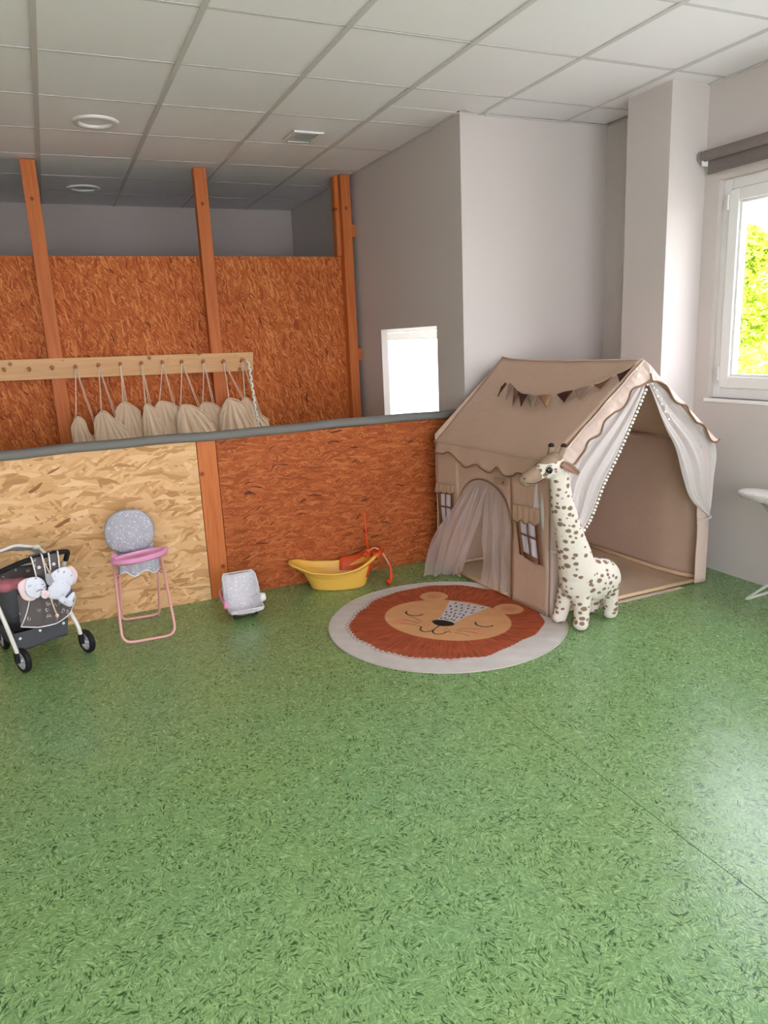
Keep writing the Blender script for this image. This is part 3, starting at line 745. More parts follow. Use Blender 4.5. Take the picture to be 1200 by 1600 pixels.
BL, FLc = Vector((2.055, 3.88, 0)), Vector((2.13, 2.85, 0))
uS = (FLc-BL); LS = uS.length; uS.normalize(); nS = Vector((uS.y, -uS.x, 0))
if nS.x > 0: nS = -nS
ZE = .80
def PS(s, z, off=0.): return BL+uS*s+nS*off+Vector((0, 0, z))
def wr(s, z): return .010*hashn(s*3.1, z*2.7, 1.3)+.005*hashn(s*9, z*7, 4.)+.012*math.sin(PI*s/LS)*math.sin(PI*min(1, z/ZE))*-.6
dl, dr, dtop, dspr = .245, .722, .632, .43
def arch(s):
    c = (dl+dr)/2; h = (dr-dl)/2; q = max(0, 1-((s-c)/h)**2)
    return dspr+(dtop-dspr)*q**.5
side = MB()
side.grid(lambda u, v: PS(u*dl, lerp(.007, ZE, v), wr(u*dl, v*ZE)), 8, 26)
side.grid(lambda u, v: PS(dr+u*(LS-dr), lerp(.007, ZE, v), wr(dr+u*(LS-dr), v*ZE)), 10, 26)
def ftop(u, v):
    s = (dl+dr)/2-(dr-dl)/2*math.cos(PI*u); z0 = arch(s); z = lerp(z0, ZE, v); return PS(s, z, wr(s, z))
side.grid(ftop, 30, 8)
obj('side_wall', side, CANVAS, tent, sm=True, solid=.0015)
ap = [PS(dr, .011, .004)]+[PS(dr, lerp(.02, dspr, i/8), .004+wr(dr, lerp(0, dspr, i/8))) for i in range(9)]
ap += [PS((dl+dr)/2+(dr-dl)/2*math.cos(PI*i/24), arch((dl+dr)/2+(dr-dl)/2*math.cos(PI*i/24)), .004+wr(.5, .6)) for i in range(1, 25)]
ap += [PS(dl, lerp(dspr, .02, i/8), .004+wr(dl, lerp(dspr, 0, i/8))) for i in range(1, 9)]
obj('door_piping', MB().tube(ap, .0032, 6), PIPING, tent, sm=True)
def xr_(y): return interp([(2.86, 3.205), (2.98, 3.165), (3.14, 3.138), (3.87, 3.118)], y)
obj('side_wall', MB().grid(lambda u, v: Vector((xr_(lerp(3.87, 2.86, u))-.004-.006*abs(hashn(u*4, v*3, 2.)), lerp(3.87, 2.86, u), v*ZE)), 30, 16), CANVAS, tent, sm=True, solid=.0015)
obj('back_wall', MB().grid(lambda u, v: Vector((lerp(2.055, 3.118, u), 3.875-.01*hashn(u*3, v*3), v*(ZE+(1.262-ZE)*max(0, 1-abs(u-.456)/.5)*1.0))), 30, 16), CANVAS, tent, sm=True, solid=.0015)
E1, E2 = Vector((2.055, 3.88, ZE)), Vector((2.13, 2.85, ZE)); AB, AF = Vector((2.54, 3.88, 1.268)), Vector((2.69, 2.86, 1.252))
def ridge(u): return AB.lerp(AF, u)-Vector((0, 0, .016*math.sin(PI*u**.6)))
def roofL(u, v):
    p = E1.lerp(E2, u).lerp(ridge(u), v)
    sag = -.018*math.sin(PI*u)*math.sin(PI*v)+.003*hashn(u*5, v*4)+.0025*math.sin(u*26+v*9)*math.exp(-(1-v)*6)
    return p+Vector((-.7, 0, .7))*sag
obj('roof_panel', MB().grid(roofL, 34, 22), CANVAS, tent, sm=True, solid=.0015)
def roofR(u, v):
    y = lerp(3.87, 2.862, u); p = Vector((xr_(y)+.004, y, ZE)).lerp(ridge(u), v)
    return p+Vector((.7, 0, .7))*(-.015*math.sin(PI*u)*math.sin(PI*v)+.003*hashn(u*5, v*4, 7))
obj('roof_panel', MB().grid(roofR, 34, 22), CANVAS, tent, sm=True, solid=.0015)
obj('ridge_seam', MB().tube([ridge(i/20)+Vector((0, 0, .001)) for i in range(21)], .0035, 6), CANVASL, tent, sm=True)
obj('eave_seam', MB().tube([PS(LS*i/20, ZE-.001, .004) for i in range(21)], .004, 6), CANVAS, tent, sm=True)
# eave valance with wavy piping
wv = [(.03, .735)]+[(p[0], .712+(p[1]-.712)*1.8) for p in D['wave_side']]+[(LS-.1, .715), (LS-.01, .725)]
wv3 = [Vector((s, z, 0)) for s, z in wv]
def wave(t):
    p = curve_at(wv3, t); return p.x, p.y
def fval(u, v):
    s, zb = wave(u); s0 = lerp(.0, LS, u) if False else s
    z = lerp(ZE, zb, v); return PS(s0, z, .004+.016*v+.004*math.sin(s*40)*v)
obj('eave_valance', MB().grid(fval, 60, 5), CANVAS, tent, sm=True, solid=.001)
obj('valance_piping', MB().tube([fval(i/80, 1.0)+nS*.001 for i in range(81)], .0038, 6), PIPING, tent, sm=True)
# appliqued windows
def quad_pt(Q, u, v, off):
    (a, b), (c, d), (e, f), (g, h) = Q
    s = lerp(lerp(a, c, u), lerp(g, e, u), v); z = lerp(lerp(b, d, u), lerp(h, f, u), v)
    return PS(s, z, wr(s, z)+off)
def tent_window(Q, V_, wob=.0):
    def strip(u0, u1, v0, v1, off, n=8):
        return lambda u, v: quad_pt(Q, lerp(u0, u1, u), lerp(v0, v1, v), off+.002*math.sin(v*5))
    pn = obj('window_pane', MB().grid(lambda u, v: quad_pt(Q, lerp(.06, .94, u), lerp(.04, .94, v), .004+.003*math.sin(u*24)*(.4+.6*v)), 24, 8), PANEF, tent, sm=True)
    fm = MB()
    for a in ((0, .19, 0, 1), (.81, 1, 0, 1), (.19, .81, .885, 1.02), (.19, .81, 0, .09)): fm.grid(strip(*a, .0075), 2, 8)
    for a in ((.455, .525, .09, .9), (.17, .83, .43, .48)): fm.grid(strip(*a, .0095), 4, 4)
    obj('window_frame', fm, BROWNF, tent, sm=True, solid=.0012)
    fv = lambda u, v: quad_pt(V_, u, v*(1.0+.22*abs(math.sin(u*PI*3))), .010+.01*v+.002*math.sin(u*30))
    obj('window_valance', MB().grid(fv, 24, 5), TANF, tent, sm=True, solid=.001)
    obj('valance_piping', MB().tube([fv(i/36, 1)+nS*.001 for i in range(37)], .0024, 5), PIPING, tent, sm=True)
tent_window([(.772, .50), (.969, .502), (1.000, .268), (.798, .281)], [(.751, .548), (.975, .560), (.980, .488), (.756, .470)])
tent_window([(.030, .50), (.201, .516), (.186, .300), (.031, .292)], [(.014, .545), (.21, .56), (.208, .515), (.012, .495)])
# tulle door curtain, swept out to the left on the floor
def tul(u, v):
    s = lerp(dl+.01, dr-.20, u); top = PS(s, min(arch(s), dtop)-.004, -.006)
    bx = Vector((lerp(1.90, 2.17, u**1.2), lerp(3.74, 3.62, u), .012)); 
    bx = Vector((1.885, 3.735, .010)).lerp(Vector((2.09, 3.66, .012)), u)
    t_ = v; p = top.lerp(bx, t_**1.15)
    p.z = lerp(top.z, .010+.012*abs(math.sin(u*19)), t_)
    p += nS*(.055*math.sin(PI*t_)*(1-u)) + (nS*.9+uS*.3)*(.018*math.sin(u*22+1.5*t_+4*hashn(u*3.5, t_*1.2, 3))*smooth(t_*2.2)+.006*math.sin(u*53+t_*4+3*hashn(u*7, t_*2))*smooth(t_*3))
    p += uS*(-.03*math.sin(PI*t_)*(1-u))
    return p
obj('door_curtain', MB().grid(tul, 90, 40), TULLE, tent, sm=True)
def tul2(u, v):
    s = lerp(dr-.23, dr-.01, u); z0 = arch(s)-.004
    return PS(s+.05*v*(1-u)*-1, lerp(z0, .02, v), -.012+.011*math.sin(u*17+v*2.5+3*hashn(u*5, v*2))*smooth(v*3))
obj('door_curtain', MB().grid(tul2, 40, 26), TULLE, tent, sm=True)
# gable front
AFt = Vector((2.689, 2.852, 1.25)); GL = Vector((2.150, 2.852, .79)); GR = Vector((3.212, 2.852, .803))
def gable_valance(edge_a, edge_b, wavep, nm, flip):
    W = [Vector((p[0], 2.820, p[1])) for p in wavep]
    def fn(u, v):
        lo = curve_at(W, u); hi = edge_a.lerp(edge_b, u)
        p = hi.lerp(lo, v); p.y -= .010*math.sin(PI*v)+.003*math.sin(u*42+v)*v+.003*math.sin(u*110+v*3)*math.sin(PI*v)+.004
        return p
    obj('gable_valance', MB().grid(fn, 70, 6), CANVASL, tent, sm=True, solid=.001)
    obj('valance_piping', MB().tube([fn(i/90, 1)+Vector((0, -.004, 0)) for i in range(91)], .0046, 6), PIPING, tent, sm=True)
gable_valance(AFt, GL, [(2.70, 1.185)]+D['gw_l']+[(2.165, .765)], 'l', 1)
gable_valance(AFt+Vector((.003, 0, 0)), GR, [(2.70, 1.185)]+D['gw_r'][:-1]+[(3.205, .812)], 'r', -1)
obj('gable_seam', MB().tube([GL.lerp(AFt, i/12)+Vector((0, -.004, .003*math.sin(i*2.))) for i in range(13)]+[AFt.lerp(GR, i/12)+Vector((0, -.004, .003*math.sin(i*1.7))) for i in range(1, 13)], .0055, 6), CANVASL, tent, sm=True)
def curtain(outp, inp, nf, seed, amp, gather=.985):
    O = [Vector((p[0], 2.850, p[1])) for p in outp]; I = [Vector((p[0], 2.838, p[1])) for p in inp]
    def fn(u, v):
        a = curve_at(O, v); b_ = curve_at(I, v); p = a.lerp(b_, u)
        w_ = math.sin(PI*min(1, v*1.02))**.5 if 0 < v < .98 else .15
        ph = seed+1.2*v+.8*math.sin(v*3)
        f = math.sin(u**1.15*nf*2*PI+ph)+.16*math.sin(u*nf*4.3*PI+ph*2)
        p.y += -.002+amp*w_*(.10-.42*max(0, 1-abs(f))**.6+.30*f*smooth(u*4+.1))
        p.x += .006*f*w_
        return p
    return fn
fl = curtain(D['cl_out'], D['cl_in'], 3.1, .6, .038); frr = curtain(D['cr_out'], D['cr_in'], 2.6, 2.2, .036)
cl = obj('gable_curtain', MB().grid(fl, 72, 40), CURT, tent, sm=True)
c2_ = obj('gable_curtain', MB().grid(frr, 72, 40), CURT, tent, sm=True)
def pompoms(fn, v0, v1, n, par, r0=.0075):
    for k in range(n):
        v = lerp(v0, v1, k/(n-1)); p = Vector(fn(1, v)); q = p+Vector((.010 if fn is fl else -.010, -.004, -.003))
        r = r0*(1+.12*math.sin(k*2.3))
        mb = MB().sphere(q, r, 10, 7)
        obj('pompom', mb, WHITEC, par, sm=True)
    obj('trim_cord', MB().tube([fn(1, lerp(v0, v1, i/40)) for i in range(41)], .0018, 5), WHITEC, par, sm=True)
pompoms(fl, .03, .93, 44, cl)
def inner_pom(fn, par):
    for k in range(9):
        v = lerp(.05, .27, k/8); p = Vector(fn(.72-.1*(k % 2), v)); obj('pompom', MB().sphere(p+Vector((0, -.014, 0)), .0062, 10, 7), WHITEC, par, sm=True)
inner_pom(frr, c2_)
# corner strips and ties
obj('corner_strip', MB().grid(lambda u, v: Vector((lerp(3.118, 3.205, u)+.004*hashn(v*6, u*2)-.012*smooth((v-.42)*9)*(1-u), 2.853-.006*math.sin(u*PI)*(1-v)+.004*hashn(v*5, u*3), lerp(.007, ZE, v))), 8, 24), CANVASL, tent, sm=True, solid=.0012)
obj('corner_strip', MB().grid(lambda u, v: Vector((lerp(2.132, 2.185, u)+.004*hashn(v*6, u*2, 4), 2.846-.014*math.sin(u*PI)-.004*math.sin(u*9), lerp(.007, ZE, v))), 8, 24), CANVASL, tent, sm=True, solid=.0012)
obj('curtain_tie', MB().tube([(3.207, 2.845, .385), (3.185, 2.828, .381), (3.16, 2.835, .372), (3.12, 2.85, .372)], .006, 8), CURT, tent, sm=True)
obj('curtain_tie', MB().tube([(2.13, 2.84, .352), (2.165, 2.818, .347), (2.205, 2.822, .35), (2.215, 2.85, .35)], .007, 8), CURT, tent, sm=True)
# outer bulge of the left curtain round the corner post
def bulge(u, v):
    w_ = math.sin(PI*v)**.8 if 0 < v < 1 else 0
    a = Vector((2.130-.014*w_, 2.93+.035*w_, lerp(.76, .36, v))); b_ = Vector((2.175+.004*w_, 2.83, lerp(.76, .352, v)))
    p = a.lerp(b_, u); p += nS*(.026*w_*math.sin(PI*u)+.006*math.sin(u*16)*w_); return p
obj('gable_curtain', MB().grid(bulge, 30, 24), CURT, tent, sm=True)
def lower(u, v):
    a = Vector((2.128, 2.885+.012*v, lerp(.345, .010, v))); b_ = Vector((2.198, 2.832, lerp(.345, .010, v)))
    p = a.lerp(b_, u); p += Vector((-.5, -.8, 0))*(.012*math.sin(PI*u)+.006*math.sin(u*20+v)*v); return p
obj('curtain_tail', MB().grid(lower, 30, 16), CURT, tent, sm=True)
obj('floor_pole', MB().tube([(xr_(y)-.022, y, .022) for y in (2.88, 2.98, 3.14, 3.5, 3.85)], .0125, 12), POLEW, tent, sm=True)
# poles, floor cloth, stars, label
for a, b_ in (((2.145, 2.862, .018), (3.18, 2.868, .018)), ((2.085, 3.86, .018), (3.09, 3.86, .018)), ((2.150, 2.90, .018), (2.08, 3.84, .018))):
    obj('floor_pole', MB().tube([Vector(a).lerp(Vector(b_), i/2) for i in range(3)], .011, 12), POLEW, tent, sm=True)
for a in ((2.155, 2.872), (3.185, 2.882), (2.085, 3.855), (3.085, 3.855)):
    obj('corner_pole', MB().tube([(a[0], a[1], .012), (a[0], a[1], ZE-.02)], .010, 12), POLEW, tent, sm=True)
obj('ridge_pole', MB().tube([AF+Vector((0, .02, -.022)), AB+Vector((0, -.02, -.035))], .009, 12), POLEW, tent, sm=True)
for P_ in ((Vector((2.155, 2.885, ZE-.02)), AF), (Vector((3.185, 2.89, ZE-.02)), AF), (Vector((2.085, 3.85, ZE-.02)), AB), (Vector((3.08, 3.85, ZE-.02)), AB)):
    obj('rafter_pole', MB().tube([P_[0], P_[1]+Vector((0, .02 if P_[1] is AF else -.02, -.03))], .009, 12), POLEW, tent, sm=True)
obj('eave_pole', MB().tube([(3.172, 2.9, ZE-.02), (3.092, 3.84, ZE-.02)], .009, 12), POLEW, tent, sm=True)
obj('eave_pole', MB().tube([(2.15, 2.9, ZE-.02), (2.085, 3.84, ZE-.02)], .009, 12), POLEW, tent, sm=True)
obj('floor_cloth', MB().grid(lambda u, v: Vector((lerp(lerp(2.15, 2.09, v), lerp(3.17, 3.085, v), u), lerp(2.87, 3.85, v), .0085+.004*abs(hashn(u*7, v*7)))), 24, 24), fabric('floor_cloth_cotton', srgb(206, 180, 154)), tent, sm=True)
obj('front_hem', MB().box((2.42, 2.835, .0008), (3.02, 2.862, .004)), CANVASL, tent)
obj('fabric_tab', MB().prism([PS(.60, .665, .012), PS(.70, .668, .012), PS(.70, .628, .012), PS(.60, .632, .012)], nS*.0015), fabric('grey_tan_label', srgb(168, 142, 118)), tent)
obj('tab_button', MB().tube([PS(.685, .648, .014), PS(.685, .648, .018)], .008, 12), BROWNF, tent)
def star(c, r, nv_):
    pts = []
    for k in range(10):
        a = PI/2+PI*k/5; q = r if k % 2 == 0 else r*.42
        pts.append(Vector(c)+Vector((q*math.cos(a), 0, q*math.sin(a))))
    return MB().prism(pts, (0, .003, 0))
for q, (x, z, r) in enumerate(((2.640, 1.178, .014), (2.628, 1.208, .008), (2.712, 1.155, .010), (2.700, 1.130, .008))):
    obj('star_charm', star((x, 2.825, z), r, 0), WHITEC, tent)
obj('charm_string', MB().tube([(2.665, 2.832, 1.243), (2.64, 2.826, 1.20), (2.640, 2.826, 1.182)], .0012, 5), WHITEC, tent)
for k in range(5):
    obj('pompom', MB().sphere((2.722+.006*(k % 2), 2.822, 1.20-.017*k), .006, 8, 6), WHITEC, tent, sm=True)
# bunting on the roof
bt = thing('bunting', 'string of small brown and tan triangular flags hung on the tent roof', 'bunting', tuple(D['cord'][7]), )
FC = {'t': srgb(176, 146, 122), 'b': srgb(122, 84, 68), 'd': srgb(72, 44, 36), 'm': srgb(158, 130, 118), 'g': srgb(150, 130, 112), 'k': srgb(164, 126, 92), 'h': srgb(124, 86, 62)}
FMAT = {k: fabric('flag_felt_'+k, c) for k, c in FC.items()}
cd_ = [Vector(p) for p in D['cord']]
nR = (E2-E1).cross(AF-E2).normalized(); nR = nR if nR.z > 0 else -nR
obj('bunting_cord', MB().tube([curve_at(cd_, i/60)+nR*.004 for i in range(61)], .0016, 6), CORDM, bt, sm=True)
cor = [.045, .10, .17, .245, .325, .39, .465, .55, .66, .745, .835, .935]
for k, (tip, ct) in enumerate(zip(D['tips'], 'tbdmbdgkdmhd')):
    ta = cor[k]; hw = .041
    a, b_ = curve_at(cd_, max(0, ta-hw)), curve_at(cd_, min(1, ta+hw)); tp3 = Vector(tip)+nR*.006
    mid = (a+b_)/2
    d_ = (tp3-mid); tp3 = mid+d_*1.0
    fn = lambda u, v, a=a, b_=b_, tp3=tp3, k=k: (a.lerp(b_, u)).lerp(tp3, v*.99)+nR*(.005+.006*math.sin(u*PI)*math.sin(v*2.5+k))
    lab(obj('flag', MB().grid(fn, 5, 6), FMAT[ct], bt, sm=True, solid=.0012), {'t': 'tan flag', 'b': 'brown flag', 'd': 'dark brown flag', 'm': 'mauve-beige flag', 'g': 'greige flag', 'k': 'light brown flag', 'h': 'mid brown flag'}[ct])
# ---------------- plush giraffe ----------------
def fuse(mb, voxel, smooth_it=6):
    """one continuous skin over overlapping closed shapes"""
    me = bpy.data.meshes.new('tmp'); me.from_pydata([tuple(v) for v in mb.v], [], mb.f); me.update()
    o = bpy.data.objects.new('tmp', me); COL.objects.link(o)
    m = o.modifiers.new('r', 'REMESH'); m.mode = 'VOXEL'; m.voxel_size = voxel
    m = o.modifiers.new('s', 'SMOOTH'); m.factor = .6; m.iterations = smooth_it
    bpy.context.view_layer.update()
    dg = bpy.context.evaluated_depsgraph_get(); ev = o.evaluated_get(dg); r = bpy.data.meshes.new_from_object(ev)
    out = MB(); out.v = [tuple(v.co) for v in r.vertices]; out.f = [tuple(p.vertices) for p in r.polygons]
    bpy.data.objects.remove(o); bpy.data.meshes.remove(me); bpy.data.meshes.remove(r)
    return out
def capsule(mb, pts, radii, n=14, m=10):
    P = [curve_at(pts, i/m) for i in range(m+1)]
    R_ = [interp([(j/(len(radii)-1), r) for j, r in enumerate(radii)], i/m) for i in range(m+1)]
    mb.tube(P, R_, n); mb.sphere(P[0], R_[0]*.995, n, 8); mb.sphere(P[-1], R_[-1]*.995, n, 8); return mb
def mk_giraffe_mat():
    t = NT('spotted_plush')
    d = t.vmath('SUBTRACT', t.noise(t.tc, 30, 2, col=True), (.5, .5, .5))
    p = t.vmath('ADD', t.tc, t.n('ShaderNodeVectorMath', _p={'operation': 'SCALE'}, i0=d, Scale=.012))
    p = t.vmath('MULTIPLY', p, (1., 1., 1.4))
    vo = t.n('ShaderNodeTexVoronoi', _out=None, Vector=p, Scale=26., Randomness=.75)
    c = t.n('ShaderNodeSeparateColor', _out=None, Color=vo.outputs['Color'])
    rad = t.math('ADD', .27, t.math('MULTIPLY', c.outputs[0], .20))
    m = t.ramp(t.math('SUBTRACT', rad, vo.outputs['Distance']), [(.0, 0.), (.05, 1.)])
    fz = t.noise(t.tc, 700, 2); 
    col = t.mix(m, srgb(226, 216, 202), t.mix(fz, srgb(120, 98, 82), srgb(150, 126, 106)))
    t.bsdf(col, .95, .1, t.math('ADD', fz, t.noise(t.tc, 26, 2)), .35, .004); return t.m
PLUSHM = mk_giraffe_mat()
PBROWN = fabric('brown_plush', srgb(154, 130, 110), weave=700)
DKPL = plain('dark_plush', srgb(58, 44, 38), .9, .1)
EYEB = plain('glossy_black_eye', srgb(22, 16, 15), .12, .6)
gir = thing('plush_giraffe', 'spotted cream and brown plush giraffe standing against the tent corner', 'stuffed toy', (2.26, 2.70, 0))
b_ = MB()
b_.sphere((2.275, 2.705, .225), (.150, .092, .108), 20, 14, Matrix.Rotation(math.radians(8), 3, 'Y'))
b_.sphere((2.195, 2.700, .245), (.098, .088, .118), 20, 14)
b_.sphere((2.345, 2.715, .215), (.095, .088, .100), 20, 14)
capsule(b_, [(2.185, 2.70, .28), (2.160, 2.70, .38), (2.125, 2.70, .50), (2.090, 2.70, .63), (2.070, 2.70, .755), (2.062, 2.702, .80)], [.092, .080, .065, .056, .048, .042], 18, 14)
capsule(b_, [(2.060, 2.700, .800), (2.010, 2.700, .803), (1.955, 2.702, .788)], [.046, .049, .036], 16, 8)
capsule(b_, [(1.965, 2.702, .787), (1.915, 2.703, .772)], [.034, .033], 16, 5)
for (x, y, tx, ty, z) in ((2.178, 2.655, 2.190, 2.672, .18), (2.140, 2.772, 2.165, 2.745, .18), (2.400, 2.705, 2.375, 2.695, .19), (2.372, 2.806, 2.350, 2.765, .18)):
    capsule(b_, [(tx, ty, z), ((x+tx)/2, (y+ty)/2, .11), (x, y, .036)], [.050, .040, .035], 14, 6)
    b_.sphere((x-.006, y-.002, .032), (.039, .036, .031), 14, 8)
bodym = fuse(b_, .0055, 7)
zmin = min(v[2] for v in bodym.v); bodym.v = [(v[0], v[1], v[2]-(zmin-(.0065 if math.hypot(v[0]-RC[0], v[1]-RC[1]) < .612 else .0))*max(0, 1-v[2]/.1)) for v in bodym.v]
obj('body', bodym, PLUSHM, gir, sm=True)
mz = MB(); capsule(mz, [(1.935, 2.702, .779), (1.905, 2.703, .768), (1.890, 2.703, .764)], [.0385, .039, .033], 16, 6)
obj('muzzle', fuse(mz, .004, 5), PBROWN, gir, sm=True)
obj('mouth_seam', MB().curve([(1.872, 2.680, .756), (1.90, 2.661, .752), (1.935, 2.660, .758), (1.955, 2.664, .768)], .0016, 5, 14), DKPL, gir)
obj('nostril', MB().sphere((1.868, 2.684, .775), (.004, .006, .003), 8, 6), DKPL, gir, sm=True)
fp = MB(); fp.sphere((2.012, 2.702, .832), (.055, .040, .030), 18, 12, Matrix.Rotation(math.radians(-14), 3, 'Y')); fp.sphere((2.045, 2.702, .850), (.035, .036, .028), 18, 12); fp.sphere((1.965, 2.702, .812), (.035, .026, .016), 14, 10)
obj('forehead_patch', fuse(fp, .004, 5), PBROWN, gir, sm=True)
for y, dx in ((2.682, .006), (2.726, -.008)):
    h = obj('horn', capsule(MB(), [(2.048+dx, y, .855), (2.058+dx*2, y-.002, .880), (2.062+dx*2.5, y-.002, .895)], [.017, .0135, .0125], 12, 6), PBROWN, gir, sm=True)
    obj('horn_tip', MB().sphere((2.063+dx*2.6, y-.002, .902), (.0145, .0145, .012), 12, 9), DKPL, h, sm=True)
def ear(side):
    c0 = Vector((2.055, 2.662 if side < 0 else 2.745, .824)); tip = Vector((2.118, 2.622, .776)) if side < 0 else Vector((2.09, 2.80, .79))
    ax = (tip-c0); n0 = Vector((-.35, -.75, .5)).normalized() if side < 0 else Vector((-.5, .5, .5)).normalized(); sd_ = ax.cross(n0).normalized()
    def fn(u, v):
        w_ = .0165*math.sin(PI*min(1, v**.75*.97+.03))**.8
        a = (u-.5)*2
        return c0+ax*v+sd_*(a*w_)+n0*(-.012*(1-a*a)*math.sin(PI*v)+.012*abs(a))
    e = obj('ear', MB().grid(fn, 12, 14), PBROWN, gir, sm=True, solid=.006)
    fi = lambda u, v: fn(.5+(u-.5)*.62, .08+v*.80)+n0*.0018
    lab(obj('ear_lining', MB().grid(fi, 8, 10), fabric('pink_ear_lining', srgb(188, 140, 128)), e, sm=True), 'dusty pink lining')
ear(-1); ear(1)
for sy in (-1, 1):
    ey = 2.701+sy*.0440
    e = obj('eye', MB().sphere((1.985, ey, .803), (.0165, .008, .0165), 16, 10), EYEB, gir, sm=True)
    obj('eye_ring', MB().tube([(1.986+.021*math.cos(a), ey+.002*-sy, .805+.020*math.sin(a)) for a in [PI*1.1-2*PI*k/22*.62 for k in range(23)]], .0016, 5), DKPL, e)
    obj('eyelash', MB().curve([(2.003, ey, .797), (2.015, ey+sy*.004, .793), (2.022, ey+sy*.006, .794)], .0022, 5, 8).curve([(1.966, ey, .800), (1.960, ey+sy*.003, .792)], .0018, 5, 5), DKPL, e)
mn = MB(); r_ = random.Random(4)
for k in range(26):
    t_ = k/25; p = curve_at([(2.075, 2.702, .868), (2.108, 2.70, .80), (2.118, 2.70, .68), (2.155, 2.70, .54)], t_)
    mn.sphere(p+Vector((r_.uniform(-.003, .003), 0, 0)), (.010, .005, .010), 8, 6)
obj('mane', mn, fabric('mane_plush', srgb(196, 178, 158), weave=600), gir, sm=True)['kind'] = 'stuff'
obj('tail', MB().curve([(2.432, 2.725, .235), (2.455, 2.735, .20), (2.452, 2.74, .14)], .007, 8, 8), PLUSHM, gir, sm=True)
obj('tail_tuft', MB().sphere((2.452, 2.741, .128), (.010, .010, .020), 10, 8), PBROWN, gir, sm=True)

# ---------------- toy bath ----------------
YEL = plain('yellow_plastic', srgb(238, 186, 82), .35, .45, .03)
ORG = plain('orange_plastic', srgb(214, 78, 30), .38, .45, .03)
bang = math.radians(-20)
bc = Vector((1.380, 3.893, 0)); bex = Vector((math.cos(bang), math.sin(bang), 0)); bey = Vector((-math.sin(bang), math.cos(bang), 0))
bath = thing('toy_bath', 'yellow plastic doll bath with orange shower stand against the board partition', 'toy bath', tuple(bc))
def BP(x, y, z): return bc+bex*x+bey*y+Vector((0, 0, z))
def rimz(c): return interp([(-1, .168), (-.8, .158), (-.45, .128), (0, .116), (.4, .132), (.7, .168), (.9, .198), (1, .205)], c)
def tub(u, v):
    a = 2*PI*u; c, s = math.cos(a), math.sin(a)
    cx = math.copysign(abs(c)**.85, c); sy = math.copysign(abs(s)**.8, s)
    # v 0..1: outer bottom centre -> base edge -> rim -> inner floor centre
    prof = [(0, 0), (.12, .62), (.17, .68), (.25, .72), (.45, .84), (.55, .96), (.585, 1.02), (.61, 1.035), (.63, 1.0), (.66, .95), (.8, .80), (.88, .66), (1, 0)]
    zf = [(0, .0), (.17, .0), (.22, .05), (.45, .62), (.55, .93), (.585, .90), (.6, .96), (.62, 1.0), (.66, .97), (.8, .5), (.88, .13), (1, .08)]
    k = interp(prof, v); zz = interp(zf, v)
    hl = lerp(.17, .245, smooth((k-.6)/.4)) if k > .6 else .17/.66*k if k < .66 else .17
    L_ = interp([(0, 0), (.66, .150), (.84, .200), (1, .256), (1.035, .265)], k)
    W_ = interp([(0, 0), (.66, .088), (.84, .112), (1, .135), (1.035, .141)], k)
    nar = 1-.18*max(0, -c)                      # narrower head end
    sh = .018 if k < .8 else 0
    xo = cx*L_*(1.02 if c > 0 else 1.0)+(.012 if k < .85 else .0)
    return BP(xo+(-.0 if c > 0 else (-.01*smooth((k-.7)*4))), sy*W_*nar, .002+rimz(c)*zz)
obj('tub', MB().grid(tub, 56, 60, wrap=True), YEL, bath, sm=True)
def orim(u, v):
    a = lerp(-.55, 1.5, u); c, s = math.cos(a), math.sin(a); cx = math.copysign(abs(c)**.85, c); sy = math.copysign(abs(s)**.8, s)
    prof = [(.70, .16), (.80, .45), (.93, .96), (1.0, 1.03), (1.045, 1.035), (1.075, .98), (1.07, .90)]
    i = v*(len(prof)-1); j = min(len(prof)-2, int(i)); k = lerp(prof[j][0], prof[j+1][0], i-j); zz = lerp(prof[j][1], prof[j+1][1], i-j)
    return BP(cx*.262*k, sy*.138*k, .004+rimz(c)*zz)
cap = obj('shower_base', MB().grid(orim, 24, 15), ORG, bath, sm=True, solid=.004)
obj('shower_pole', MB().tube([BP(.195, .015, .20), BP(.190, .015, .30), BP(.186, .015, .425)], [.0085, .0078, .0065], 12).sphere(BP(.186, .015, .425), .0066, 10, 7), ORG, bath, sm=True)
obj('pole_collar', MB().lathe(BP(.189, .015, .322), (0, 0, 1), [(.0, -.010), (.014, -.010), (.017, 0), (.014, .012), (0, .012)], 16), plain('dark_orange_plastic', srgb(176, 50, 22), .4), bath, sm=True)
obj('pole_socket', MB().lathe(BP(.196, .015, .165), (0, 0, 1), [(.026, 0), (.022, .03), (.013, .045), (0, .046)], 16).box(BP(.17, -.03, .185)-Vector((.0, 0, 0)), BP(.17, -.03, .185)+Vector((.03, .02, .014))), ORG, bath, sm=True)
hd = BP(.318, -.035, 0)
obj('hose', MB().curve([BP(.205, .0, .205), BP(.235, -.02, .225), BP(.275, -.035, .20), hd+Vector((0, 0, .115))], .0035, 8, 24), plain('pinkish_white_hose', srgb(226, 178, 160), .5), bath, sm=True)
obj('shower_head', MB().tube([hd+Vector((0, 0, .118)), hd+Vector((.004, -.003, .085)), hd+Vector((.004, -.004, .045)), hd+Vector((-.004, -.002, .022))], [.006, .009, .0105, .012], 12).lathe(hd+Vector((-.010, -.004, .018)), (-.75, -.45, -.35), [(0, -.006), (.016, -.006), (.019, .002), (.017, .010), (0, .011)], 18), ORG, bath, sm=True)

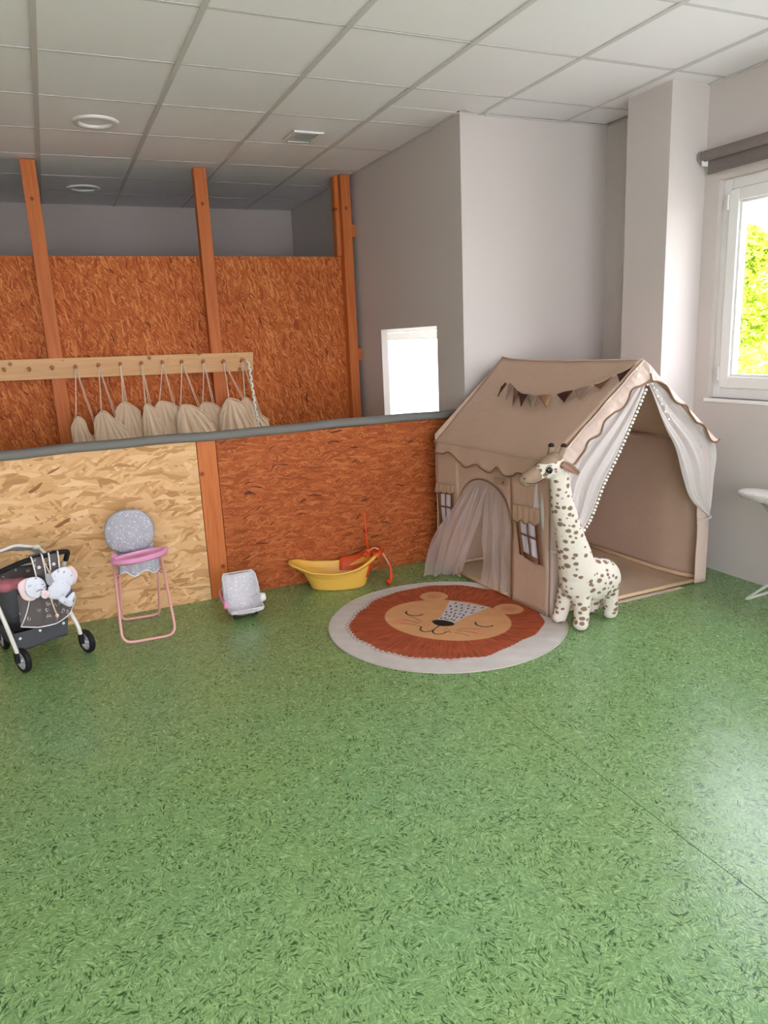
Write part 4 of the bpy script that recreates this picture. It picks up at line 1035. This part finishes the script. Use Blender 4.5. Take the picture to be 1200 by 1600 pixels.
# ---------------- doll car seat ----------------
def speck(name, c, dots):
    t = NT(name); vo = t.n('ShaderNodeTexVoronoi', _out='Distance', Vector=t.tc, Scale=62.)
    vo2 = t.n('ShaderNodeTexVoronoi', _out='Distance', Vector=t.tc, Scale=140.)
    m = t.ramp(vo, [(.17, 1.), (.24, 0.)]); m2 = t.ramp(vo2, [(.16, .8), (.24, 0.)])
    nz = t.noise(t.tc, 28, 3, .6, 1.2)
    t.bsdf(t.mix(m2, t.mix(m, c, dots), dots), .85, .2, nz, .6, .012); return t.m
GSPK = speck('grey_star_print_fabric', srgb(176, 174, 182), srgb(226, 224, 230))
GSPK2 = speck('pale_grey_star_print_fabric', srgb(204, 200, 204), srgb(234, 232, 236))
PINKP = plain('pink_plastic', srgb(226, 150, 186), .35, .4, .02)
PINKM = plain('pink_painted_tube', srgb(226, 164, 158), .35, .45, .02)
DGREY = plain('dark_grey_plastic', srgb(52, 52, 54), .5, .3)
WPL = plain('white_plastic', srgb(232, 230, 226), .4, .4, .01)
cs = thing('doll_car_seat', 'small grey star-print doll car seat on the floor beside the partition post', 'doll seat', (.780, 3.695, 0))
cprof = [(.085, .214), (.078, .205), (.062, .165), (.046, .115), (.028, .068), (-.005, .042), (-.050, .038), (-.090, .050), (-.102, .055)]
def cseat(u, v, d=0.):
    a = (u-.5)*2; i = v*(len(cprof)-1); p = curve_at([(0, y, z) for y, z in cprof], v)
    wd = interp([(0, .074), (.08, .086), (.5, .090), (.62, .088), (1, .084)], v)
    w3 = abs(a)**2.6; nf = Vector((0, -.8, .5)) if v < .5 else Vector((0, -.35, .9))
    wing = interp([(0, .016), (.2, .045), (.55, .062), (.75, .045), (1, .012)], v)
    q = Vector((.778+a*wd, 3.703+p.y, p.z))+nf*(wing*w3)
    q += nf*(.007*hashn(a*6, v*9, 3)+.006*(1-a*a)*math.sin(v*14)) + nf*(-.010 if d else 0)
    if d: q.x = .780+a*(wd+.006)
    return q
obj('seat_cover', MB().grid(lambda u, v: cseat(u, v), 30, 34), GSPK2, cs, sm=True, solid=.012, off=1)
obj('shell', MB().grid(lambda u, v: cseat(u, v, 1)+Vector((0, .006, -.008)), 20, 20), DGREY, cs, sm=True, solid=.006)
rk_ = MB()
for sx in (-.055, .055):
    rk_.tube([(.780+sx, 3.710+y, z) for y, z in ((-.085, .036), (-.055, .016), (0, .009), (.045, .018), (.075, .04))], .008, 8)
rk_.box((.730, 3.690, .014), (.830, 3.735, .032))
obj('rocker_base', rk_, DGREY, cs, bevel=.002)
obj('binding', MB().tube([cseat(0, i/20)+Vector((-.002, -.004, .003)) for i in range(21)]+[cseat(1, 1-i/20)+Vector((.002, -.004, .003)) for i in range(21)], .0035, 6, closed=True), plain('white_binding', srgb(222, 220, 224), .8), cs, sm=True)
lab(obj('handle_hinge', MB().lathe((.683, 3.680, .085), (-1, 0, 0), [(0, -.010), (.022, -.010), (.026, 0), (.022, .012), (0, .014)], 18), PINKP, cs, sm=True), 'pink handle hinge')
lab(obj('handle_hinge', MB().lathe((.877, 3.680, .092), (1, 0, 0), [(0, -.010), (.022, -.010), (.025, 0), (.020, .018), (0, .020)], 18), WPL, cs, sm=True), 'white handle hinge')
obj('carry_handle', MB().curve([(.677, 3.680, .085), (.677, 3.745, .10), (.690, 3.815, .125), (.780, 3.83, .135), (.870, 3.815, .125), (.883, 3.745, .10), (.883, 3.680, .09)], .007, 8, 30), PINKP, cs, sm=True)

# ---------------- doll high chair ----------------
hc = thing('doll_high_chair', 'pink tube doll high chair with a grey star-print seat against the pale board', 'doll chair', (.28, 3.78, 0))
def rounded(pts, r, n=6):
    P = [Vector(p) for p in pts]; out = [P[0]]
    for a, b, c in zip(P, P[1:], P[2:]):
        d1 = (a-b).normalized(); d2 = (c-b).normalized(); p1 = b+d1*r; p2 = b+d2*r
        for i in range(n+1):
            t = i/n; out.append(p1.lerp(b, t).lerp(b.lerp(p2, t), t))
    return out+[P[-1]]
T = .0072
obj('front_leg_frame', MB().tube(rounded([(.168, 3.775, .43), (.150, 3.615, T), (.408, 3.600, T), (.392, 3.765, .43)], .055), T, 10), PINKM, hc, sm=True)
obj('rear_leg_frame', MB().tube(rounded([(.188, 3.730, .42), (.176, 3.955, T), (.372, 3.945, T), (.378, 3.725, .42)], .04), T, 10), PINKM, hc, sm=True)
for x, xx in ((.172, .184), (.391, .376)):
    for z, nm in ((.385, 0), (.315, 1), (.297, 1)):
        t_ = (z-.0)/.43
        yf = lerp(3.612, 3.77, t_); yr = lerp(3.95, 3.73, z/.42)
        if nm or z > .3: obj('side_brace', MB().tube([(lerp(x-.012, x, t_) if x < .3 else lerp(x+.012, x, t_), yf, z), (xx, yr, z)], .003, 6), PINKM, hc)
    obj('leg_joint', MB().tube([(x-.012, 3.745, .418), (x+.012, 3.745, .418)], .012, 12), PINKP, hc, sm=False)
def tray(u, v):
    a = 2*PI*u; c, s = math.cos(a), math.sin(a)
    prof = [(0, .0), (.95, .0), (1.05, .008), (1.06, .022), (1.0, .030), (.93, .030), (.86, .016), (.0, .013)]
    i = v*(len(prof)-1); j = min(len(prof)-2, int(i)); k = lerp(prof[j][0], prof[j+1][0], i-j); z = lerp(prof[j][1], prof[j+1][1], i-j)
    yy = s*.082*k; yy = yy if s < 0 else yy*.55
    return Vector((.287+c*.132*k, 3.700+yy, .400+z+.010*c))
obj('tray', MB().grid(tray, 44, 28, wrap=True), PINKP, hc, sm=True)
for sx in (-.118, .118): obj('tray_arm', MB().tube([(.287+sx, 3.70, .412+.08*sx), (.28+sx*.93, 3.79, .415)], .009, 8), PINKP, hc, sm=True)
def backf(u, v):
    a = 2*PI*u; c, s = math.cos(a), math.sin(a); k = math.sin(PI/2*v) if v < .8 else math.sin(PI/2*.8)+(v-.8)*.24
    k = min(1, v*1.0); sx = math.copysign(abs(c)**.85, c); sz = math.copysign(abs(s)**.9, s)
    x = .264+sx*.110*k; zz = .510+sz*.102*k*(1.0 if s > 0 else .95)
    yb = 3.845+(zz-.43)*.10
    return Vector((x+.0, yb-.026*(1-k**4)-.006*hashn(c*k*5, s*k*5, 8.)-.003*math.sin(9*a)*k*k, zz))
obj('backrest', MB().grid(backf, 40, 14, wrap=True), GSPK, hc, sm=True, solid=.02)
def seatf(u, v):
    a = (u-.5)*2; p = curve_at([(0, 3.85, .44), (0, 3.845, .37), (0, 3.80, .335), (0, 3.73, .33), (0, 3.715, .345)], v)
    return Vector((.278+a*.092, p.y+.004*hashn(a*5, v*6), p.z+.03*abs(a)**3*smooth(v*1.5)+.006*hashn(a*5, v*8, 2)))
obj('seat', MB().grid(seatf, 22, 22), GSPK, hc, sm=True, solid=.014)
def apron(u, v):
    a = (u-.5)*2; return Vector((.283+a*.098, 3.706+.03*a*a-.006*math.sin(u*24)*v, lerp(.402, .325+.012*math.sin(u*13), v)))
obj('seat_skirt', MB().grid(apron, 30, 8), GSPK, hc, sm=True, solid=.003)
obj('seat_binding', MB().tube([apron(i/24, 1)+Vector((0, -.003, 0)) for i in range(25)], .003, 6), plain('white_binding_tape', srgb(224, 222, 226), .8), hc, sm=True)
# ---------------- doll stroller ----------------
SO = Vector((-.15, 3.56, 0)); SX = Vector((.947, .32, 0)).normalized(); SY = Vector((-SX.y, SX.x, 0))
def SP(x, y, z): return SO+SX*x+SY*y+Vector((0, 0, z))
def printed(name, base, motif, scale=34., th=.2, lines=True):
    t = NT(name); d = t.vmath('SUBTRACT', t.noise(t.tc, 60, 2, col=True), (.5, .5, .5))
    p = t.vmath('ADD', t.tc, t.n('ShaderNodeVectorMath', _p={'operation': 'SCALE'}, i0=d, Scale=.02))
    vo = t.n('ShaderNodeTexVoronoi', _out=None, Vector=p, Scale=scale)
    c = t.n('ShaderNodeSeparateColor', _out=None, Color=vo.outputs['Color'])
    ring = t.math('LESS_THAN', t.math('ABSOLUTE', t.math('SUBTRACT', vo.outputs['Distance'], th)), .055)
    ring = t.math('MULTIPLY', ring, t.math('GREATER_THAN', c.outputs[0], .45))
    dot = t.math('MULTIPLY', t.math('LESS_THAN', vo.outputs['Distance'], .09), t.math('GREATER_THAN', c.outputs[1], .3))
    m = t.math('MAXIMUM', t.math('MULTIPLY', ring, t.ramp(t.noise(t.tc, 120, 1), [(.42, 0.), (.5, 1.)])), dot)
    h = t.noise(t.tc, 16, 3)
    t.bsdf(t.mix(t.math('MULTIPLY', m, .8), base, motif), .9, .15, h, .4, .01); return t.m
TAUPEP = printed('grey_leaf_print_fabric', srgb(100, 92, 92), srgb(214, 204, 200), 34., .26)
GREYF = fabric('dark_grey_fabric', srgb(84, 84, 88))
WPRINT = printed('white_print_fabric', srgb(222, 222, 232), srgb(96, 100, 124), 42., .2)
PINKF = fabric('pale_pink_fabric', srgb(242, 212, 214))
ROSEF = fabric('dusty_rose_fabric', srgb(178, 108, 116))
BLKF = plain('black_foam', srgb(28, 27, 28), .7, .25)
RUB = plain('black_rubber', srgb(26, 26, 27), .6, .3)
WTUBE = plain('white_enamel_tube', srgb(226, 222, 212), .3, .5, .01)
SILV = plain('silver_plastic', srgb(176, 176, 178), .35, .5)
st = thing('doll_stroller', 'grey doll stroller with white tube frame and black handle at the left edge', 'doll stroller', tuple(SO))
wn = Vector((.86, .51, 0)).normalized()
def wheel(c, n):
    c = Vector(c)
    w_ = obj('wheel', MB().lathe(c, n, [(.041, -.013), (.050, -.013), (.057, -.008), (.059, 0), (.057, .008), (.050, .013), (.041, .013), (.041, -.013)], 32), RUB, st, sm=True)
    e1 = Vector((0, 0, 1)); e2 = n.cross(e1); h = MB()
    h.lathe(c, n, [(.034, -.010), (.042, -.010), (.042, .010), (.034, .010), (.034, -.010)], 28)
    h.lathe(c, n, [(0, -.016), (.010, -.016), (.013, -.010), (.013, .010), (0, .012)], 16)
    for k in range(6):
        a = 2*PI*k/6; d = e1*math.cos(a)+e2*math.sin(a); h.obox(c+d*.023, d, n, d.cross(n), .013, .005, .0035)
    obj('hub', h, SILV, w_)
for (x, y) in ((-.140, 0), (.150, 0)):
    wheel(SP(x, y, .0595), wn)
    obj('wheel_fork', MB().obox(SP(x, y+.006, .078)-wn*.024, SX, SY, (0, 0, 1), .010, .013, .024).tube([SP(x, y, .0595)-wn*.034, SP(x, y, .0595)+wn*.012], .005, 8), BLKF, st, bevel=.003)
for (x, y) in ((-.12, .36), (.10, .36)):
    wheel(SP(x, y, .0595), SX)
    obj('wheel_fork', MB().obox(SP(x, y, .08)-SX*.022, SX, SY, (0, 0, 1), .008, .012, .024).tube([SP(x, y, .0595)-SX*.03, SP(x, y, .0595)+SX*.01], .005, 8), BLKF, st, bevel=.003)
obj('frame_tube', MB().curve([SP(-.158, 0, .088), SP(-.168, 0, .15), SP(-.185, .01, .25), SP(-.200, .03, .345), SP(-.205, .02, .43), SP(-.195, 0, .47)], .0095, 10, 24), WTUBE, st, sm=True)
obj('frame_tube', MB().curve([SP(.128, .002, .088), SP(.122, .006, .14), SP(.108, .03, .20), SP(.096, .07, .27), SP(.10, .06, .38), SP(.108, .02, .462)], .0095, 10, 24), WTUBE, st, sm=True)
for x in (-.12, .10):
    obj('frame_tube', MB().curve([SP(x, .345, .09), SP(x+(.0), .30, .16), SP(x*1.05, .15, .27)], .008, 8, 14), WTUBE, st, sm=True)
obj('handle_grip', MB().curve([SP(-.200, .0, .46), SP(-.190, -.004, .482), SP(-.150, -.004, .496), (SP(-.05, -.004, .516)), SP(.04, -.004, .520), SP(.100, -.004, .519), SP(.122, -.002, .512), SP(.118, .004, .494), SP(.112, .01, .472)], .0115, 12, 44), BLKF, st, sm=True)
# bottom basket
def bask(u, v):
    a = 2*PI*u; c, s = math.cos(a), math.sin(a)
    cx = max(-1, min(1, c*1.5)); cy = max(-1, min(1, s*1.5))
    xc = lerp(-.035, -.04, v); z = lerp(.104, .196, v)+.020*(xc+cx*.12)*4*.25
    return SP(xc+cx*lerp(.112, .122, v), .135+cy*lerp(.110, .128, v)+.004*math.sin(u*40)*v, z+.006*math.sin(u*25))
mb = MB().grid(bask, 64, 8, wrap=True); mb.grid(lambda u, v: SP(-.035+(u-.5)*.21, .135+(v-.5)*.21, .106), 6, 6)
bk = obj('basket', mb, GREYF, st, sm=True, solid=.003)
for x, z in ((-.137, .163), (-.048, .174), (.058, .178)):
    obj('snap', MB().lathe(SP(x, .004, z), -SY, [(0, .004), (.006, .003), (.007, 0), (0, -.002)], 12), WPL, bk, sm=True)
# carrycot body
def cot(u, v):
    a = 2*PI*u; c, s = math.cos(a), math.sin(a); k = interp([(0, .0), (.15, .62), (.4, .86), (1, 1.02)], v)
    z = interp([(0, .200), (.15, .205), (.4, .26), (1, .405)], v)+.012*c*v
    return SP(-.055+c*.142*k, .165+s*.165*k, z+.004*hashn(c*3, s*3, v*4))
obj('carrycot', MB().grid(cot, 48, 18, wrap=True), GREYF, st, sm=True, solid=.005)
obj('cot_lining', MB().grid(lambda u, v: SP(-.055+math.cos(2*PI*u)*.135*v, .165+math.sin(2*PI*u)*.157*v, .345+.06*v*v+.010*hashn(u*9, v*4)), 40, 10, wrap=True), TAUPEP, st, sm=True)
obj('cot_piping', MB().tube([cot(i/48, 1)+Vector((0, 0, .003)) for i in range(48)], .0035, 6, closed=True), WPL, st, sm=True)
bl = fuse(MB().sphere(SP(-.145, .06, .405), (.055, .045, .030), 14, 10).sphere(SP(-.10, .03, .41), (.05, .035, .026), 14, 10).sphere(SP(-.19, .08, .415), (.035, .04, .03), 12, 8), .006, 4)
tag(obj('doll_blanket', bl, ROSEF, sm=True), 'dusty rose doll blanket bunched in the doll stroller', 'blanket')
# canopy with white hoop
def canopy(u, v):
    a = PI*u; r = .158
    return SP(-.055+r*math.cos(a)*1.0, .20+.13*v, .40+.140*math.sin(a)**.8*(1-.35*v)+.003*math.sin(u*30))
obj('canopy', MB().grid(canopy, 36, 10), WPRINT, st, sm=True, solid=.003)
obj('canopy_hoop', MB().tube([canopy(i/30, 0)+Vector((0, 0, .002))-SY*.003 for i in range(31)], .0075, 10), WTUBE, st, sm=True)
obj('hoop_knob', MB().sphere(SP(.045, .185, .520), (.018, .012, .012), 14, 9), WTUBE, st, sm=True)
# changing bag hung on the handle
cb = thing('changing_bag', 'small grey leaf-print changing bag with white piping hanging on the stroller handle', 'bag', tuple(SP(0, -.03, .2)))
TOPB = [(-.125, .372), (-.06, .392), (.02, .388), (.085, .368), (.112, .335)]
BOTB = [(-.132, .226), (-.06, .204), (.015, .200), (.078, .226), (.120, .292)]
def bagf(u, v, d=1):
    a = curve_at([(p[0], 0, p[1]) for p in TOPB], u); b2 = curve_at([(p[0], 0, p[1]) for p in BOTB], u)
    p = a.lerp(b2, v); q = math.sin(PI*u)**.6*math.sin(PI*min(1, .12+v*.83))**.7 if 0 < u < 1 else 0
    fold = .006*math.sin(u*24+v*2)*smooth(v*2)*(1 if d > 0 else 0)
    return SP(p.x, -.022-.030*q*d-fold*q, p.z)
obj('bag_front', MB().grid(lambda u, v: bagf(u, v), 40, 18), TAUPEP, cb, sm=True)
obj('bag_back', MB().grid(lambda u, v: bagf(u, v, -.25), 24, 10), TAUPEP, cb, sm=True)
out = [bagf(i/24, 1) for i in range(25)]+[bagf(1, 1-i/8) for i in range(1, 9)]
obj('bag_piping', MB().tube(out+[], .0028, 6), WPL, cb, sm=True)
obj('bag_piping', MB().tube([bagf(lerp(.20, 0, (i/10)), lerp(.12, 1, i/10))-SY*.002 for i in range(11)], .0024, 6), WPL, cb, sm=True)
obj('bag_label', MB().obox(bagf(.63, .46)-SY*.004, SX, SY, (0, 0, 1), .020, .0015, .0095), fabric('grey_tag', srgb(150, 146, 146)), cb)
for (x0, x1, xa, xb) in ((-.046, .000, -.036, .004), (.030, .070, .020, .060)):
    s_ = obj('strap', MB().grid(lambda u, v: SP(lerp(lerp(x0, x1, u), lerp(xa, xb, u), v), -.014-.012*math.sin(PI*min(1, v*1.1))+(.016*(1-v*8) if v < .125 else 0), lerp(.533, .385, v)), 6, 16), TAUPEP, cb, sm=True, solid=.003)
    for q in (0, 1):
        obj('strap_cord', MB().tube([SP(lerp(lerp(x0, x1, q), lerp(xa, xb, q), i/40), -.030-.008*math.sin(PI*i/40)+.0025*math.sin(i*1.6), lerp(.534, .40, i/40)) for i in range(41)], .0034, 6), WHITEC, s_, sm=True)
    obj('snap', MB().lathe(SP((x0+x1+xa+xb)/4, -.030, .478), -SY, [(0, .004), (.0075, .003), (.0085, 0), (0, -.002)], 12), WPL, s_, sm=True)
# plush hung over the bag
pl = thing('plush_comforter', 'white printed plush comforter with round pink-edged ears hung on the stroller bag', 'stuffed toy', tuple(SP(0, -.085, .28)))
def pillow(name, c, rx, rz, th, mat, tilt=0, seed=0, dy=0.):
    c = Vector(c)
    def fn(u, v):
        a = 2*PI*u; k = math.sin(PI*v); h = math.cos(PI*v)
        w_ = 1+.05*math.sin(3*a+seed)+.03*math.sin(5*a+seed*2)
        x, z = rx*math.cos(a)*k*w_, rz*math.sin(a)*k*w_
        x, z = x*math.cos(tilt)-z*math.sin(tilt), x*math.sin(tilt)+z*math.cos(tilt)
        return c+SX*x-SY*(h*th*(1-.3*k)+.002*hashn(a*2, v*5, seed))+Vector((0, 0, z))
    return obj(name, MB().grid(fn, 30, 14, wrap=True), mat, pl, sm=True)
e = pillow('ear', SP(-.088, -.078, .404), .044, .054, .012, PINKF, .2, 1); lab(e, 'pink left ear')
pillow('ear_front', SP(-.066, -.090, .410), .045, .050, .014, WPRINT, .2, 2)
e = pillow('ear', SP(.088, -.078, .418), .038, .046, .012, PINKF, -.3, 3); lab(e, 'pink right ear')
pillow('ear_front', SP(.052, -.090, .420), .056, .052, .015, WPRINT, -.2, 4)
pillow('head', SP(.030, -.098, .375), .052, .048, .022, WPRINT, .3, 5)
pillow('trunk', SP(.050, -.098, .325), .024, .046, .016, WPRINT, .55, 6)
pillow('trunk', SP(.077, -.096, .322), .014, .030, .012, WPRINT, -.5, 7)
lab(pillow('forehead_tuft', SP(-.008, -.106, .435), .015, .030, .009, fabric('silver_grey_felt', srgb(176, 174, 178)), .15, 8), 'silver grey felt')
lab(pillow('bow', SP(-.034, -.106, .372), .018, .020, .007, PINKF, .5, 9), 'pink bow')
for q in ((-.055, .395), (-.022, .405)):
    obj('closed_eye', MB().curve([SP(q[0]-.014, -.108, q[1]-.002), SP(q[0], -.110, q[1]+.004), SP(q[0]+.013, -.108, q[1]+.001)], .0014, 5, 8), DKPL, pl)
obj('hanging_cord', MB().curve([SP(-.012, -.104, .345), SP(-.004, -.098, .300), SP(.006, -.092, .262)], .0032, 6, 12).sphere(SP(.0065, -.092, .256), (.008, .006, .010), 10, 7), CORDM, pl, sm=True)
obj('hanging_cord', MB().curve([SP(.002, -.012, .536), SP(.004, -.05, .49), SP(.006, -.092, .445)], .003, 6, 10), CORDM, pl, sm=True)
lab(obj('clip', MB().curve([SP(.052, -.112, .336), SP(.064, -.122, .352), SP(.084, -.114, .360)], .0045, 8, 10), fabric('slate_ribbon', srgb(96, 98, 112)), pl, sm=True), 'slate grey ribbon loop')

# ---------------- toy ironing board at the right edge ----------------
ib = thing('toy_ironing_board', 'white folding toy ironing board by the right wall, cut off by the picture edge', 'ironing board', (3.235, 2.3, 0))
ol = []
yN, yB = 2.68, 1.86
for i in range(41):
    t_ = i/40; ol.append((math.sin(PI*t_*.5)**.75*.105 if t_ < 1 else .105, yN-.42*(1-math.cos(PI*t_*.5))**1.0))
right = ol+[(.105, yB+.02), (.09, yB)]; cxb = 3.238
poly = [(cxb-a, y) for a, y in right]+[(cxb+a, y) for a, y in reversed(right[1:])]
def ibz(y): return .548
covm = MB()
n_ = len(poly); zl = [(1.0, .0), (1.02, .008), (1.02, .018), (.985, .026), (.9, .028), (0, .029)]
cyb = 2.25; vs = []
for k, z in zl:
    for x, y in poly: vs.append((cxb+(x-cxb)*k, cyb+(y-cyb)*k, .535+z))
fs = [(r*n_+i, r*n_+(i+1) % n_, (r+1)*n_+(i+1) % n_, (r+1)*n_+i) for r in range(len(zl)-1) for i in range(n_)]
fs.append(tuple(reversed(range(n_)))); covm.add(vs, fs)
IBF = speck('pale_marbled_cover', srgb(226, 218, 214), srgb(196, 186, 186))
obj('board_cover', covm, IBF, ib, sm=True)
hem = MB().tube([(cxb+(x-cxb)*.99+.002*math.sin(i*2), cyb+(y-cyb)*.995, .533+.002*math.sin(i*1.7)) for i, (x, y) in enumerate(poly)], .006, 6, closed=True)
lab(obj('cover_hem', hem, fabric('grey_elastic_hem', srgb(186, 180, 174)), ib, sm=True), 'gathered grey hem')
IBT = plain('off_white_tube', srgb(214, 214, 204), .4, .4, .01)
obj('leg_frame', MB().tube(rounded([(3.14, 1.98, .528), (3.132, 2.535, .0075), (3.352, 2.55, .0075), (3.335, 1.98, .528)], .03), .0075, 10), IBT, ib, sm=True)
obj('leg_frame', MB().tube(rounded([(3.165, 2.50, .528), (3.160, 1.93, .0075), (3.315, 1.93, .0075), (3.31, 2.50, .528)], .03), .0075, 10), IBT, ib, sm=True)
obj('leg_pivot', MB().tube([(3.13, 2.235, .275), (3.345, 2.235, .275)], .005, 8), IBT, ib)
